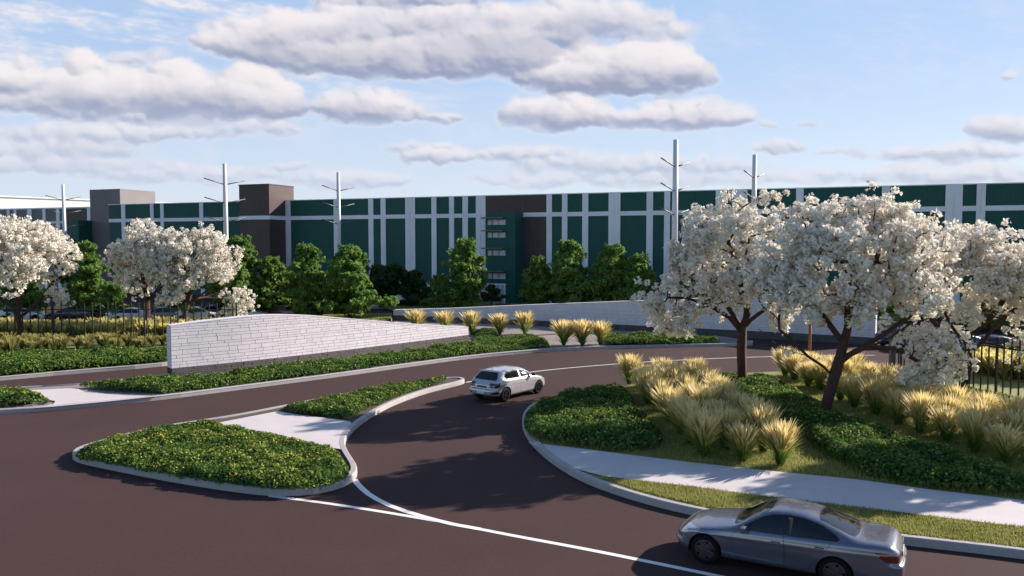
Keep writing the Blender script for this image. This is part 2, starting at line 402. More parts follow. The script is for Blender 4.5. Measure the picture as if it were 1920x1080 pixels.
# ================================================================ STONE WALLS
def stone_wall(name, label, base_px, top_px, thick, base_h=.45, zb=0.0):
    """Free standing curved wall of random ashlar on a dark base course; the front face follows base_px."""
    t = thing(name, label, 'wall', (0, 0, 0))
    P = spline(GS(base_px), .15)
    # height along the run from the silhouette in the photograph, measured at the same bearing
    hs = []
    for p in P:
        u = p.x / p.y
        px = 960 + u * F * (1 / math.cos(PITCH)) * 1.0
        # refine the bearing with the camera model
        for _ in range(4):
            d = ray(px, 600); px += (u - d.x / d.y) * F
        xs = [a for a, b in top_px]
        px_c = min(max(px, xs[0]), xs[-1])
        k = max(i for i in range(len(xs) - 1) if xs[i] <= px_c + 1e-6)
        a, b = top_px[k], top_px[k + 1]
        s = (px_c - a[0]) / (b[0] - a[0]); s2 = s
        py = a[1] + (b[1] - a[1]) * s2
        d = ray(px_c, py)
        hs.append(EYE + d.z * (p.y / d.y))
    hs = np.array(hs); k = 20
    hs = np.convolve(np.pad(hs, k, mode='edge'), np.ones(2 * k + 1) / (2 * k + 1), 'valid')
    S = [0.0]
    for i in range(1, len(P)): S.append(S[-1] + (P[i] - P[i - 1]).length)
    L = S[-1]
    def at(s, off, z):
        i = min(max(np.searchsorted(S, s) - 1, 0), len(P) - 2)
        f = (s - S[i]) / max(S[i + 1] - S[i], 1e-6)
        p = P[i].lerp(P[i + 1], f)
        a_ = P[max(i - 3, 0)]; b_ = P[min(i + 4, len(P) - 1)]
        d = (b_ - a_).normalized(); nn = Vector((d.y, -d.x))     # towards the viewer's side
        return (p.x + nn.x * off, p.y + nn.y * off, z)
    H = lambda s: float(np.interp(s, S, hs))
    def core(z_of, z0, m, nm, off=0.0, o2=0.0):
        b = MB(); vs = []; n = max(12, int(L / .4))
        for i in range(n + 1):
            s = -o2 + (L + 2 * o2) * i / n
            vs += [at(s, off, z0), at(s, off, z_of(min(max(s, 0), L))), at(s, -thick - off, z_of(min(max(s, 0), L))), at(s, -thick - off, z0)]
        fs = []
        for i in range(n):
            a = 4 * i; c = a + 4
            fs += [(a, c, c + 1, a + 1), (a + 1, c + 1, c + 2, a + 2), (a + 2, c + 2, c + 3, a + 3)]
        fs += [(0, 1, 2, 3), (4 * n, 4 * n + 3, 4 * n + 2, 4 * n + 1)]
        b.add(vs, fs); return b.build(nm, m, t)
    core(lambda s: H(s) - .02, base_h, M_MORTAR, 'mortar_core')
    # coping: thin slab following the top
    b = MB(); vs = []; n = int(L / .25)
    for i in range(n + 1):
        s = L * i / n; h = H(s)
        vs += [at(s, .03, h - .05), at(s, .03, h), at(s, -thick - .03, h), at(s, -thick - .03, h - .05)]
    fs = []
    for i in range(n):
        a = 4 * i; c = a + 4
        fs += [(a, c, c + 1, a + 1), (a + 1, c + 1, c + 2, a + 2), (a + 2, c + 2, c + 3, a + 3), (a + 3, c + 3, c, a)]
    fs += [(0, 1, 2, 3), (4 * n, 4 * n + 3, 4 * n + 2, 4 * n + 1)]
    b.add(vs, fs); b.build('coping', M_STONE, t)
    def blocks(face, z0, z1f, rows, lens, proud, m, nm, j=.011):
        b = MB()
        rl = random.Random(len(base_px) * 7 + len(nm))
        z = z0
        run = L if face == 'front' else thick
        while True:
            rh = rl.choice(rows)
            s = -rl.random() * .4
            zt = z + rh
            any_ = False
            while s < run:
                ln = rl.uniform(*lens); s0 = max(s, 0); s1 = min(s + ln, run); s += ln
                if s1 - s0 < .06: continue
                hi = z1f((s0 + s1) / 2) if face == 'front' else z1f(0)
                hl = z1f(s0) if face == 'front' else hi; hr = z1f(s1) if face == 'front' else hi
                if z > max(hl, hr) - .07: continue
                any_ = True
                cells = [(z, zt)]
                if rh > .26 and rl.random() < .35: cells = [(z, z + rh * .5), (z + rh * .5, zt)]
                for ca, cb in cells:
                    pr = proud * rl.uniform(.75, 1.25)
                    za, zb1, zb2 = ca + j, min(cb, hl - .045) - j, min(cb, hr - .045) - j
                    if max(zb1, zb2) - za < .02: continue
                    zb1, zb2 = max(zb1, za + .002), max(zb2, za + .002)
                    if face == 'front':
                        o4 = [at(s0 + j, pr, za), at(s1 - j, pr, za), at(s1 - j, pr, zb2), at(s0 + j, pr, zb1)]
                        i4 = [at(s0 + j, -.01, za), at(s1 - j, -.01, za), at(s1 - j, -.01, zb2), at(s0 + j, -.01, zb1)]
                    else:
                        e = 0.0 if face == 'start' else L; sg = -1 if face == 'start' else 1
                        o4 = [at(e + 0, -q, zz) for q, zz in ((s0 + j, za), (s1 - j, za), (s1 - j, zb2), (s0 + j, zb1))]
                        dd = (P[3] - P[0]).normalized() if face == 'start' else (P[-1] - P[-4]).normalized()
                        i4 = o4
                        o4 = [(x + sg * dd.x * pr, y + sg * dd.y * pr, zz) for x, y, zz in o4]
                    fs = [(0, 1, 2, 3), (0, 4, 5, 1), (1, 5, 6, 2), (2, 6, 7, 3), (3, 7, 4, 0)]
                    b.add(o4 + i4, fs)
            z = zt
            if not any_: break
        return b.build(nm, m, t)
    blocks('front', base_h, H, [.13, .15, .17, .20, .27], (.4, 1.15), .018, M_STONE, 'stone_face')
    blocks('start', base_h, H, [.13, .15, .18], (.25, .6), .02, M_STONE, 'stone_end')
    blocks('end', base_h, lambda s: H(L), [.13, .15, .18], (.25, .6), .02, M_STONE, 'stone_end')
    core(lambda s: base_h, zb - .05, M_BASEJ, 'base_core', .02, .02)
    blocks('front', .0, lambda s: base_h + .04, [.11], (.2, .5), .05, M_BASE, 'base_course', .006)
    return t
stone_wall('stone_wall', 'long pale stone wall in sunlight with arched top and dark grey base on the planted median', [(322, 714), (480, 697), (640, 677), (760, 661), (878, 645)],
           [(322, 613), (360, 605), (400, 598.5), (440, 592.5), (480, 589), (515, 587.5), (560, 589), (600, 592), (700, 601), (800, 608.5), (878, 615)], .62, .66)
stone_wall('stone_wall', 'long curved pale stone wall in shade rising to the right behind the blossom trees', [(738, 602), (870, 607), (1000, 612.5), (1140, 620), (1300, 628.5), (1500, 639), (1640, 648)],
           [(738, 581.5), (870, 577), (1000, 571), (1100, 567.5), (1210, 563), (1300, 559.5), (1400, 555.5), (1590, 549.5), (1640, 551)], .6, .56)

# ================================================================ BUILDINGS
FA = Vector((49.1, 76.7)); FB = Vector((-30.2, 108.0))
EX = (FA - FB).normalized(); NOUT = Vector((EX.y, -EX.x))      # along the facade to the right, and out towards the road
def face_t(px, back=0.0):
    d = ray(px, 457); o = FA - NOUT * back
    den = d.x * NOUT.x + d.y * NOUT.y
    s = (o.x * NOUT.x + o.y * NOUT.y) / den
    return (d.x * s - FA.x) * EX.x + (d.y * s - FA.y) * EX.y, s * d.y
def face_z(px, py, back=0.0):
    t, dep = face_t(px, back)
    d = ray(px, py); return EYE + d.z * dep / d.y
RZ = math.atan2(EX.y, EX.x)
HB = face_z(1230, 360)
Z_BAND0, Z_BAND1 = face_z(1300, 402.5), face_z(1300, 394)
bld = thing('warehouse_building', 'long four storey dark green warehouse with white vertical bands, brown blocks and a stair tower', 'building', (FA.x, FA.y, 0), RZ)
TL = face_t(206)[0]; TR = face_t(2700)[0]
b = MB(); b.box(TL, TR, 0, 42, 0, HB); b.build('wall', M_GREEN, bld)
b = MB(); b.box(TL - .05, TR, -.10, 42.05, HB, HB + .10); b.build('roof', M_WHITE2, bld)
pil = [(230, 237), (284, 290), (303, 309), (376, 383), (537, 546), (627, 634), (692, 701), (715, 724), (761, 779), (810, 819), (843, 852), (868, 878), (893, 911), (1025, 1035),
       (1054, 1064), (1092, 1103), (1141, 1163), (1212, 1224), (1245, 1256), (1341, 1353), (1375, 1400), (1491, 1505), (1651, 1666), (1770, 1802), (1828, 1845), (1985, 2003), (2040, 2060), (2190, 2235), (2400, 2425)]
for a, c in pil:
    b = MB(); t0, t1 = face_t(a)[0], face_t(c)[0]
    if c - a > 15:
        tm = (t0 + t1) / 2
        b.box(t0, tm - .03, -.12, .02, 0, HB - .003); b.box(tm + .03, t1, -.12, .02, 0, HB - .003); b.box(tm - .03, tm + .03, -.09, .02, 0, HB - .01)
    else:
        b.box(t0, t1, -.12, .02, 0, HB - .003)
    b.build('pilaster', M_WHITE, bld)
b = MB(); b.box(TL, face_t(911)[0], -.09, .015, Z_BAND0, Z_BAND1); b.box(face_t(1025)[0], TR, -.09, .015, Z_BAND0, Z_BAND1); b.build('horizontal_band', M_WHITE, bld)
# dark recessed plinth with doors behind the trees
b = MB(); b.box(face_t(724)[0], face_t(893)[0], -.07, .01, 0, 2.6); b.build('plinth', M_BROWN, bld)
for a, c in ((742, 760), (782, 806), (1110, 1135)):
    b = MB(); b.box(face_t(a)[0], face_t(c)[0], -.1, 0, .1, 2.4); b.build('door', M_WHITE, bld)
# brown entrance block (full height panel)
t0, t1 = face_t(911)[0], face_t(1025)[0]
b = MB(); b.box(t0, t1, -.06, .01, 0, HB - .004); b.build('brown_panel', M_BROWN, bld)
b = MB(); b.box(face_t(981)[0], t1, -.085, .0, Z_BAND0, Z_BAND1); b.build('horizontal_band', M_WHITE, bld)
# stair tower
D = 2.66
s0, s1 = face_t(911, -D)[0], face_t(966, -D)[0]
zt = face_z(940, 398, -D)
tw = MB(); tw.box(s0, s1, -D, -.06, 0, zt); two = tw.build('stair_tower', M_GREEN, bld)
M_GLASS = mat('office_glass', (.30, .30, .36), .12, .15, .6, spec=.8)
M_BLIND = mat('window_blind', (.50, .50, .56), .5, .25, .9)
wt0, wt1 = face_t(914.5, -D)[0], face_t(948.5, -D)[0]
for ya, yb in ((411.5, 421.5), (435.5, 445.5), (468.5, 479), (511.5, 523)):
    za, zb = face_z(930, yb, -D), face_z(930, ya, -D)
    b = MB(); b.box(wt0, wt1, -D - .03, -D + .02, za, zb); w = b.build('window', M_BLIND, two)
    b = MB()
    for k in (0, .24, .28, .62, 1):
        x = wt0 + (wt1 - wt0) * k; b.box(x - .03, x + .03, -D - .07, -D - .025, za, zb)
    b.box(wt0 - .03, wt1 + .03, -D - .065, -D - .03, zb - .05, zb + .05)
    b.build('window_frame', M_ARM, two)
    b = MB(); b.box(face_t(906.5, -D)[0], face_t(947, -D)[0], -D - .75, -D + .0, zb + .1, zb + .24); b.build('sunshade', M_ARM, two)
za, zb = .1, face_z(930, 534, -D)
b = MB(); b.box(wt0 - .1, face_t(947, -D)[0], -D - .04, -D + .01, za, zb)
b.build('door', M_BLIND, two)
b = MB()
for k in (0, .25, .5, .75, 1):
    x = wt0 - .1 + (face_t(947, -D)[0] - wt0 + .1) * k; b.box(x - .06, x + .06, -D - .09, -D - .042, za, zb)
b.box(wt0 - .2, face_t(949, -D)[0], -D - .095, -D - .03, zb - .02, zb + .16); b.build('door_frame', M_WHITE, two)
# brown roof tower
D2 = 3.4
u0, u1 = face_t(450, -D2)[0], face_t(506, -D2)[0]
b = MB(); b.box(u0, u1, -D2, 1.8, 0, face_z(506, 346, -D2)); bt = b.build('brown_tower', M_BROWN, bld)
b = MB(); b.box(u0 - .04, u1 + .04, -D2 - .05, 0, Z_BAND0, Z_BAND1); b.build('horizontal_band', M_WHITE, bt)
b = MB(); b.box(u0 - .06, u1 + .06, -D2 - .06, 1.86, face_z(506, 346, -D2), face_z(506, 346, -D2) + .12); b.build('coping', M_BROWN, bt)
# left grey building, set back
BK = 4.0
gbl = thing('warehouse_building', 'lower grey warehouse with white bands and a square grey roof tower at the far left', 'building', (FA.x, FA.y, 0), RZ)
HG = face_z(100, 391.5, BK)
GL, GR = face_t(-260, BK)[0], TL - .05
b = MB(); b.box(GL, GR, BK, BK + 40, 0, HG); b.build('wall', M_GREY, gbl)
zb0, zb1 = face_z(100, 419, BK), face_z(100, 415, BK)
for a, c in ((-150, -143), (-95, -88), (-40, -30), (16, 21), (29, 33.5), (54, 62), (82.5, 88), (108, 114), (122, 127), (166, 172)):
    b = MB(); b.box(face_t(a, BK)[0], face_t(c, BK)[0], BK - .12, BK + .02, 0, HG - .003); b.build('pilaster', M_WHITE, gbl)
b = MB(); b.box(GL, face_t(127, BK)[0], BK - .09, BK + .01, zb0, zb1); b.box(face_t(151, BK)[0], GR, BK - .09, BK + .01, zb0, zb1); b.build('horizontal_band', M_WHITE, gbl)
b = MB(); b.box(face_t(127, BK)[0], face_t(166, BK)[0], BK - .06, BK + .01, 0, HG - .004); b.build('brown_panel', M_BROWN, gbl)
b = MB(); b.box(face_t(129, BK - D)[0], face_t(148, BK - D)[0], BK - D, BK, 0, face_z(138, 413, BK - D)); b.build('stair_tower', M_GREEN, gbl)
b = MB(); b.box(face_t(151, BK)[0], face_t(158, BK)[0], BK - .1, BK, 0, zb0); b.build('pilaster', M_WHITE, gbl)
HGT = face_z(229, 354, BK)
b = MB(); b.box(face_t(172.5, BK)[0], face_t(229, BK)[0], BK - .15, BK + 6.8, 0, HGT); b.build('grey_tower', M_GREY, gbl)
b = MB(); b.box(GL, GR, BK - .1, BK + 40, HG, HG + .2); b.build('roof', M_WHITE2, gbl)
# white flat roofed hall far behind on the left
wh = thing('white_hall', 'white flat roofed hall showing above the grey warehouse at far left', 'building', (-140, 215, 0), R(50))
b = MB(); b.box(-75, 75, -10, 30, 0, 19.4); b.build('wall', M_WHITE2, wh)
b = MB(); b.box(-110, -75, 2, 30, 0, 18.2); b.build('side_wing', M_WHITE2, wh)
b = MB(); b.box(-75.3, 75.3, -10.3, 30.3, 19.4, 19.8); b.build('roof', M_WHITE2, wh)

# ================================================================ LIGHT MASTS
POLE_H = 16.1
mast_where = ['at far left before the grey warehouse', 'just left of the brown roof tower', 'right of the brown roof tower', 'tallest, left of the right-hand blossoms', 'behind the right-hand blossom trees']
proto = None
for i, (px, ytop) in enumerate([(118, 346), (421, 307), (634, 323), (1267, 262), (1415, 290)]):
    d = ray(px, ytop); s = (POLE_H - EYE) / d.z
    x, y = d.x * s, d.y * s
    if proto is None:
        t = thing('light_mast', '', 'light mast', (x, y, 0), R(0), 'tall white light masts along the warehouse')
        b = MB(); b.tube([(0, 0, 0), (0, 0, POLE_H * .6), (0, 0, POLE_H)], [.30, .255, .20], 16); b.build('mast', M_POLE, t, smooth=True)
        a = Vector((.64, .77, 0))
        for k in range(3):
            z = POLE_H - 2.25 - 2.05 * k
            for sg in (-1, 1):
                b = MB(); b.tube([a * sg * .2 + Vector((0, 0, z)), a * sg * 2.45 + Vector((0, 0, z + .52))], [.06, .055], 8)
                b.build('lamp_arm', M_ARM, t, smooth=True)
        b = MB(); b.tube([(0, 0, 0), (0, 0, .5)], [.42, .42], 16); b.build('footing', M_CONC, t)
        proto = t
    else:
        t = copy_tree(proto); t.location = (x, y, 0)
    t['label'] = 'tall tapered white light mast with paired grey arms, ' + mast_where[i]
# ================================================================ GROUND COVER
def cover(name, label, poly, zg, height=.5, lump=1.15, dens=420, size=.075, flowers=30, fsize=.045, edge=.12, inset=0.0, seed=1):
    """Low leafy ground cover with many small yellow flowers: mounds of separate leaves over a dark core."""
    global rng
    rng = np.random.default_rng(seed)
    poly = [(p[0], p[1]) for p in poly]
    pa = np.array(poly); lo, hi = pa.min(0), pa.max(0)
    n = int((hi - lo).prod() / (lump * lump) * 1.6) + 4
    C = rng.uniform(lo, hi, (n * 3, 2)); C = C[inside(C, poly)]
    keep = []
    for c in C:
        if all((c - k) @ (c - k) > (lump * .72) ** 2 for k in keep): keep.append(c)
    C = np.array(keep); rad = rng.uniform(.75, 1.15, len(C)) * lump * .95; hh = rng.uniform(.72, 1.08, len(C)) * height
    def hf(P):
        h = np.full(len(P), .0)
        for c, r, q in zip(C, rad, hh):
            d2 = ((P - c) ** 2).sum(1) / (r * r)
            h = np.maximum(h, q * np.sqrt(np.clip(1 - d2, 0, 1)))
        e = np.clip(edge_dist(P, poly) / .35, 0, 1)
        h = np.maximum(h, height * .45) * (.25 + .75 * np.sqrt(e))
        return h + .03 * np.sin(P[:, 0] * 7.1 + 1.3 * np.sin(P[:, 1] * 5)) * e
    A = abs(area(poly)); N = int(A * dens)
    P = rng.uniform(lo, hi, (int(N * (hi - lo).prod() / A * 1.05) + 10, 2)); P = P[inside(P, poly)][:N]
    h = hf(P); e = .05
    gx = (hf(P + [e, 0]) - hf(P - [e, 0])) / (2 * e); gy = (hf(P + [0, e]) - hf(P - [0, e])) / (2 * e)
    nr = unit(np.stack([-gx, -gy, np.ones(len(P))], 1))
    z = h * rng.uniform(.70, 1.06, len(P)) + rng.uniform(-.02, .03, len(P))
    L = np.column_stack([P, zg + np.maximum(z, .02)])
    V1, F1 = leaf_quads(L, nr * .9 + rng.normal(size=(len(P), 3)) * .75, size * rng.uniform(.65, 1.25, len(P)), .55)
    M1 = np.zeros(len(F1), int)
    k = rng.random(len(P)) < flowers / dens
    patch = (np.sin(P[:, 0] * 1.7 + 2 * np.sin(P[:, 1] * 1.1)) + np.sin(P[:, 1] * 2.3)) > -1.1
    k &= patch
    fp = L[k]; fp[:, 2] = zg + h[k] * 1.04 + rng.uniform(.0, .05, k.sum())
    V2, F2 = leaf_quads(fp, nr[k] + rng.normal(size=(k.sum(), 3)) * .5, fsize * rng.uniform(.7, 1.3, k.sum()), .9)
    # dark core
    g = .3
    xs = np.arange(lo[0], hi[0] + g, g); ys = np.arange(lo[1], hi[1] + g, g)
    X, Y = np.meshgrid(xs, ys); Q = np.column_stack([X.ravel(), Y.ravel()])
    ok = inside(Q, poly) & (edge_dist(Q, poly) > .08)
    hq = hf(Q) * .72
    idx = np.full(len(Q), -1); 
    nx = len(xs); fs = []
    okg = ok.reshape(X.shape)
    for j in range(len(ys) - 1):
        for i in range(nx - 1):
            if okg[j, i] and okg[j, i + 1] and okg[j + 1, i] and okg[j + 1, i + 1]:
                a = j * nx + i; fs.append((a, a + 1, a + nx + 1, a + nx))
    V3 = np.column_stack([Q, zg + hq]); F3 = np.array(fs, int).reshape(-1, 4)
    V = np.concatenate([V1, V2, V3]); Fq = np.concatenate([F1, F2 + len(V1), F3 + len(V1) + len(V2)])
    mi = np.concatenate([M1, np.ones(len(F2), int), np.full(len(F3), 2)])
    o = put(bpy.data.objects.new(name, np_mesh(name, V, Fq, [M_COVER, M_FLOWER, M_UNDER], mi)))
    return tag(o, label, 'ground cover', None, 'stuff')
ZT = KH - .05
cover('ground_cover', 'yellow flowering ground cover filling the front tip of the kerbed island',
      top([(142, 853), (150, 861), (300, 890), (400, 906), (500, 919), (560, 920), (612, 913), (645, 901), (655, 889), (646, 868), (634, 850), (560, 830), (480, 813), (408, 799), (385, 793), (340, 801), (240, 822), (180, 838), (150, 847)]), ZT, .37, .95, 680, .056, 84, .035, seed=2)
cover('ground_cover', 'yellow flowering ground cover in the narrow rear part of the kerbed island',
      top([(526, 768), (556, 777), (656, 784), (684, 769), (734, 747), (786, 729), (838, 714.5), (836, 712), (720, 729), (620, 747.5)]), ZT, .38, .9, 600, .060, 44, .036, seed=3)
cover('ground_cover', 'flowering ground cover strip in front of the sunlit stone wall',
      top([(147, 726), (230, 719), (304, 712), (318, 715), (480, 698), (640, 678), (760, 662), (878, 646), (900, 637), (1000, 634), (1026, 640), (1030, 651), (1000, 653), (880, 664.5), (760, 679.5), (640, 696), (450, 720.5), (306, 738), (228, 734)]), ZT, .44, 1.15, 400, .078, 24, .042, seed=4)
cover('ground_cover', 'flowering ground cover patch left of the small pavement at the left edge',
      top([(-300, 779), (-100, 769), (0, 763), (50, 760), (95, 755), (90, 749), (40, 741), (0, 737), (-100, 742), (-300, 751)]), ZT, .52, 1.2, 380, .08, 26, .042, seed=5)
cover('ground_cover', 'green ground cover in front of the shaded stone wall',
      top([(1134, 630), (1200, 631), (1300, 634), (1340, 637), (1352, 643), (1300, 644.5), (1200, 647), (1136, 648)]), ZT, .50, 1.3, 330, .09, 12, .05, seed=6)
cover('ground_cover', 'small green ground cover patch among straw grasses near the end of the sunlit wall',
      top([(885, 622), (930, 622), (935, 632), (895, 637)]), ZT, .4, 1.0, 330, .09, 10, .05, seed=16)
cover('ground_cover', 'lumpy green ground cover along the left road in front of the tall grasses',
      top([(-400, 735), (-200, 720), (0, 705), (100, 696), (200, 688), (304, 679), (420, 663), (420, 655), (304, 663), (200, 664), (0, 672), (-400, 680)]), ZT, .62, 1.7, 300, .09, 14, .05, seed=7)
cover('ground_cover', 'shaded flowering ground cover on the rounded road corner at right',
      top([(982, 800), (985, 785), (1003, 768), (1060, 749), (1120, 738), (1165, 735), (1185, 750), (1195, 775), (1225, 800), (1243, 826), (1230, 846), (1150, 846), (1090, 838), (1010, 826), (992, 818)]), ZT, .62, 1.5, 430, .07, 26, .040, seed=8)
cover('ground_cover', 'broad shaded ground cover drift between the two rows of feather grass at right',
      top([(1330, 716), (1400, 712), (1440, 712), (1490, 735), (1540, 765), (1590, 795), (1640, 808), (1700, 835), (1800, 868), (1900, 905), (2100, 960), (2100, 975), (1920, 930), (1800, 922), (1700, 908), (1630, 895), (1580, 870), (1530, 845), (1500, 815), (1440, 780), (1380, 745)]), ZT, .60, 1.6, 400, .072, 22, .040, seed=9)
cover('ground_cover', 'green ground cover around the square gate post and the right fence',
      top([(1650, 700), (1700, 697), (1760, 712), (1800, 735), (1860, 750), (1940, 765), (2100, 790), (2100, 825), (1930, 790), (1850, 775), (1760, 745), (1690, 720), (1640, 708)]), ZT, .5, 1.3, 330, .08, 14, .045, seed=10)

# ================================================================ LAWN BLADES
def lawn(label, poly, zg, dens, h, w, seed):
    global rng
    rng = np.random.default_rng(seed)
    poly = [(p[0], p[1]) for p in poly]; pa = np.array(poly); lo, hi = pa.min(0), pa.max(0)
    A = abs(area(poly)); N = int(A * dens)
    P = rng.uniform(lo, hi, (int(N * (hi - lo).prod() / A) + 10, 2)); P = P[inside(P, poly)]
    n = len(P); a = rng.uniform(0, 2 * np.pi, n); hh = h * rng.uniform(.5, 1.3, n)
    d = np.column_stack([np.cos(a), np.sin(a), np.zeros(n)]); s = np.column_stack([-np.sin(a), np.cos(a), np.zeros(n)])
    B = np.column_stack([P, np.full(n, zg)]); lean = rng.uniform(.1, .8, n)[:, None]
    T = B + d * lean * hh[:, None] + np.array([0, 0, 1]) * hh[:, None]
    V = np.stack([B - s * w, B + s * w, T + s * w * .25, T - s * w * .25], 1).reshape(-1, 3)
    o = put(bpy.data.objects.new('grass', np_mesh('grass', V, np.arange(4 * n).reshape(n, 4), M_BLADE)))
    return tag(o, label, 'grass', None, 'stuff')
near = [p for p in right_poly if p.x < 22]
lawn('short mown grass verge between kerb and pavement at right', verge_poly, KH - .03, 1700, .075, .011, 21)
lawn('thin shaded grass around the feather grasses at right', top([(985, 806), (1010, 768), (1120, 737), (1180, 726), (1330, 707), (1480, 701), (1600, 697), (1740, 720), (1920, 775), (2000, 800), (2000, 940), (1920, 934), (1740, 913), (1610, 896), (1440, 879), (1300, 864), (1200, 852), (1100, 839), (996, 826)]), KH - .03, 420, .09, .013, 22)
lawn('sliver of bright lawn beyond the sunlit wall', [Vector(p) for p in GS([(560, 597), (620, 590), (734, 590), (734, 599), (700, 606), (620, 619)], KH)], KH - .03, 160, .12, .03, 23)
lawn('shaded lawn in front of the warehouse behind the curved wall', back_poly, KH - .03, 40, .22, .05, 24)

# ================================================================ FEATHER GRASSES
def grass_mesh(seed, h=1.62, n=370, spread=.72, w=.0125):
    r = np.random.default_rng(seed)
    Vs, Fs, Al = [], [], []
    K = 6
    def blades(n, h0, h1, out0, out1, w, droop, a0, a1):
        az = r.uniform(0, 2 * np.pi, n); hh = r.uniform(h0, h1, n); out = r.uniform(out0, out1, n) ** 1.0
        rb = r.uniform(0, .10, n)
        for i in range(n):
            d = np.array([math.cos(az[i]), math.sin(az[i]), 0]); s = np.array([-d[1], d[0], 0])
            sv = s * math.cos(r.uniform(-.9, .9)) + d * .3
            base = d * rb[i]
            n0 = sum(len(v) for v in Vs)
            pts = []
            for k in range(K + 1):
                t = k / K
                p = base + d * out[i] * (t ** 1.6) + np.array([0, 0, hh[i] * (t - droop * t ** 3)])
                ww = w * ((.8 + .5 * t) if t < .55 else (1.1 + 1.0 * math.sin((t - .55) / .45 * math.pi))) if a1 > .6 else w * (1.1 - t * .8)
                if k == K: ww *= .2
                pts += [p - sv * ww, p + sv * ww]; Al.extend([a0 + (a1 - a0) * t] * 2)
            Vs.append(np.array(pts))
            for k in range(K): Fs.append((n0 + 2 * k, n0 + 2 * k + 1, n0 + 2 * k + 3, n0 + 2 * k + 2))
    blades(n, .68 * h, 1.04 * h, .04, spread, w, .10, 0, 1)
    blades(int(n * .5), .45 * h, .8 * h, .15, spread * 1.1, w * .9, .12, 0, .62)
    blades(int(n * .35), .25 * h, .48 * h, .25, spread * 1.15, w, .55, .05, .42)
    me = np_mesh('feather_grass', np.concatenate(Vs), np.array(Fs), M_PLUME)
    at = me.attributes.new('along', 'FLOAT', 'POINT'); at.data.foreach_set('value', np.array(Al, dtype=np.float32))
    return me
GRASS = [grass_mesh(s) for s in range(40, 45)]
GFAR = [grass_mesh(s, n=190, w=.024, spread=.86) for s in range(50, 53)]
rg = random.Random(5)
def clump(x, y, s, label, group, far=False, z=KH - .03):
    o = put(bpy.data.objects.new('feather_grass', rg.choice(GFAR if far else GRASS)))
    o.location = (x, y, z); o.rotation_euler = (rg.uniform(-.05, .05), rg.uniform(-.05, .05), rg.uniform(0, 6.3)); o.scale = (s, s, s * rg.uniform(.92, 1.08))
    return tag(o, label, 'ornamental grass', group, 'thing')
ORD = ['front', 'second', 'third', 'fourth', 'fifth', 'sixth', 'seventh', 'eighth', 'ninth', 'tenth', 'eleventh', 'twelfth', 'thirteenth']
POS = ['left', 'middle', 'right']
for k in range(9):
    for c in range(3):
        px, py = [(1321, 854), (1394, 863), (1463, 871)][c]
        p = G(px, py, KH)
        q = Vector(((6.1, 7.5, 8.9)[c], 40.2 - .4 * c, 0))
        f = k / 8
        x, y = p.x + (q.x - p.x) * f, p.y + (q.y - p.y) * f
        if k: x += rg.uniform(-.2, .2); y += rg.uniform(-.25, .25)
        clump(x, y, rg.uniform(.90, 1.08), 'feather grass in the road corner drift, %s row from pavement, %s of three' % (ORD[k], POS[c]), 'feather grasses in the drift by the road corner')
row2 = [(1887, 868), (1827, 847), (1775, 827), (1725, 812), (1684, 795), (1642, 777), (1601, 763), (1575, 750), (1537, 730), (1515, 724), (1490, 713), (1472, 705)]
for k, (px, py) in enumerate(row2):
    p = G(px, py, KH)
    for c in range(3):
        if k > 9 and c == 2: continue
        x, y = p.x + 1.25 * c, p.y + .25 * c
        if c: x += rg.uniform(-.2, .2); y += rg.uniform(-.3, .3)
        clump(x, y, rg.uniform(.92, 1.1), 'feather grass in the long rear drift, %s row from right edge, %s of three' % (ORD[k], POS[c]), 'feather grasses in the long right drift')
for k, (px, py) in enumerate([(1247, 644), (1175, 645)]): pass
for k, (px, py, w_) in enumerate([(1057, 646, 'left'), (1092, 646.5, 'middle'), (1126, 644.5, 'right')]):
    p = G(px, py, KH); clump(p.x, p.y, 1.22, 'straw feather grass in gravel on the median, %s of the close trio' % w_, 'feather grasses on the median', True)
for k, (px, py, w_) in enumerate([(780, 620, 'nearly hidden behind the sunlit wall'), (835, 621, 'second from the left behind the sunlit wall'), (885, 626, 'just right of the end of the sunlit wall'), (937, 626, 'fourth from the left in the spaced row'), (984, 625, 'fifth and last of the spaced row')]):
    p = G(px, py, KH); clump(p.x, p.y, 1.2, 'feather grass before the curved shaded wall, ' + w_, 'feather grasses on the median', True)
# tall grasses on both sides of the left fence: one merged meadow-like mass
def meadow(label, poly, zg, spacing, s, seed, mt=None):
    r = random.Random(seed); poly = [(p[0], p[1]) for p in poly]; pa = np.array(poly); lo, hi = pa.min(0), pa.max(0)
    base = [(np.array([v.co[:] for v in m.vertices]), np.array([p.vertices[:] for p in m.polygons]), np.array([a.value for a in m.attributes['along'].data])) for m in GMEADOW]
    Vs, Fs, As = [], [], []; n0 = 0
    y = lo[1]
    while y < hi[1]:
        x = lo[0]
        while x < hi[0]:
            q = np.array([[x + r.uniform(-.4, .4) * spacing, y + r.uniform(-.4, .4) * spacing]])
            if inside(q, poly)[0]:
                V, Fq, A = r.choice(base); a = r.uniform(0, 6.3); k = s * r.uniform(.8, 1.15)
                M = np.array([[math.cos(a), -math.sin(a), 0], [math.sin(a), math.cos(a), 0], [0, 0, 1]])
                Vs.append((V * k) @ M.T + [q[0, 0], q[0, 1], zg]); Fs.append(Fq + n0); As.append(A); n0 += len(V)
            x += spacing
        y += spacing
    me = np_mesh('tall_grass', np.concatenate(Vs), np.concatenate(Fs), mt or M_PLUME2)
    at = me.attributes.new('along', 'FLOAT', 'POINT'); at.data.foreach_set('value', np.concatenate(As).astype(np.float32))
    return tag(put(bpy.data.objects.new('tall_grass', me)), label, 'tall grass', None, 'stuff')
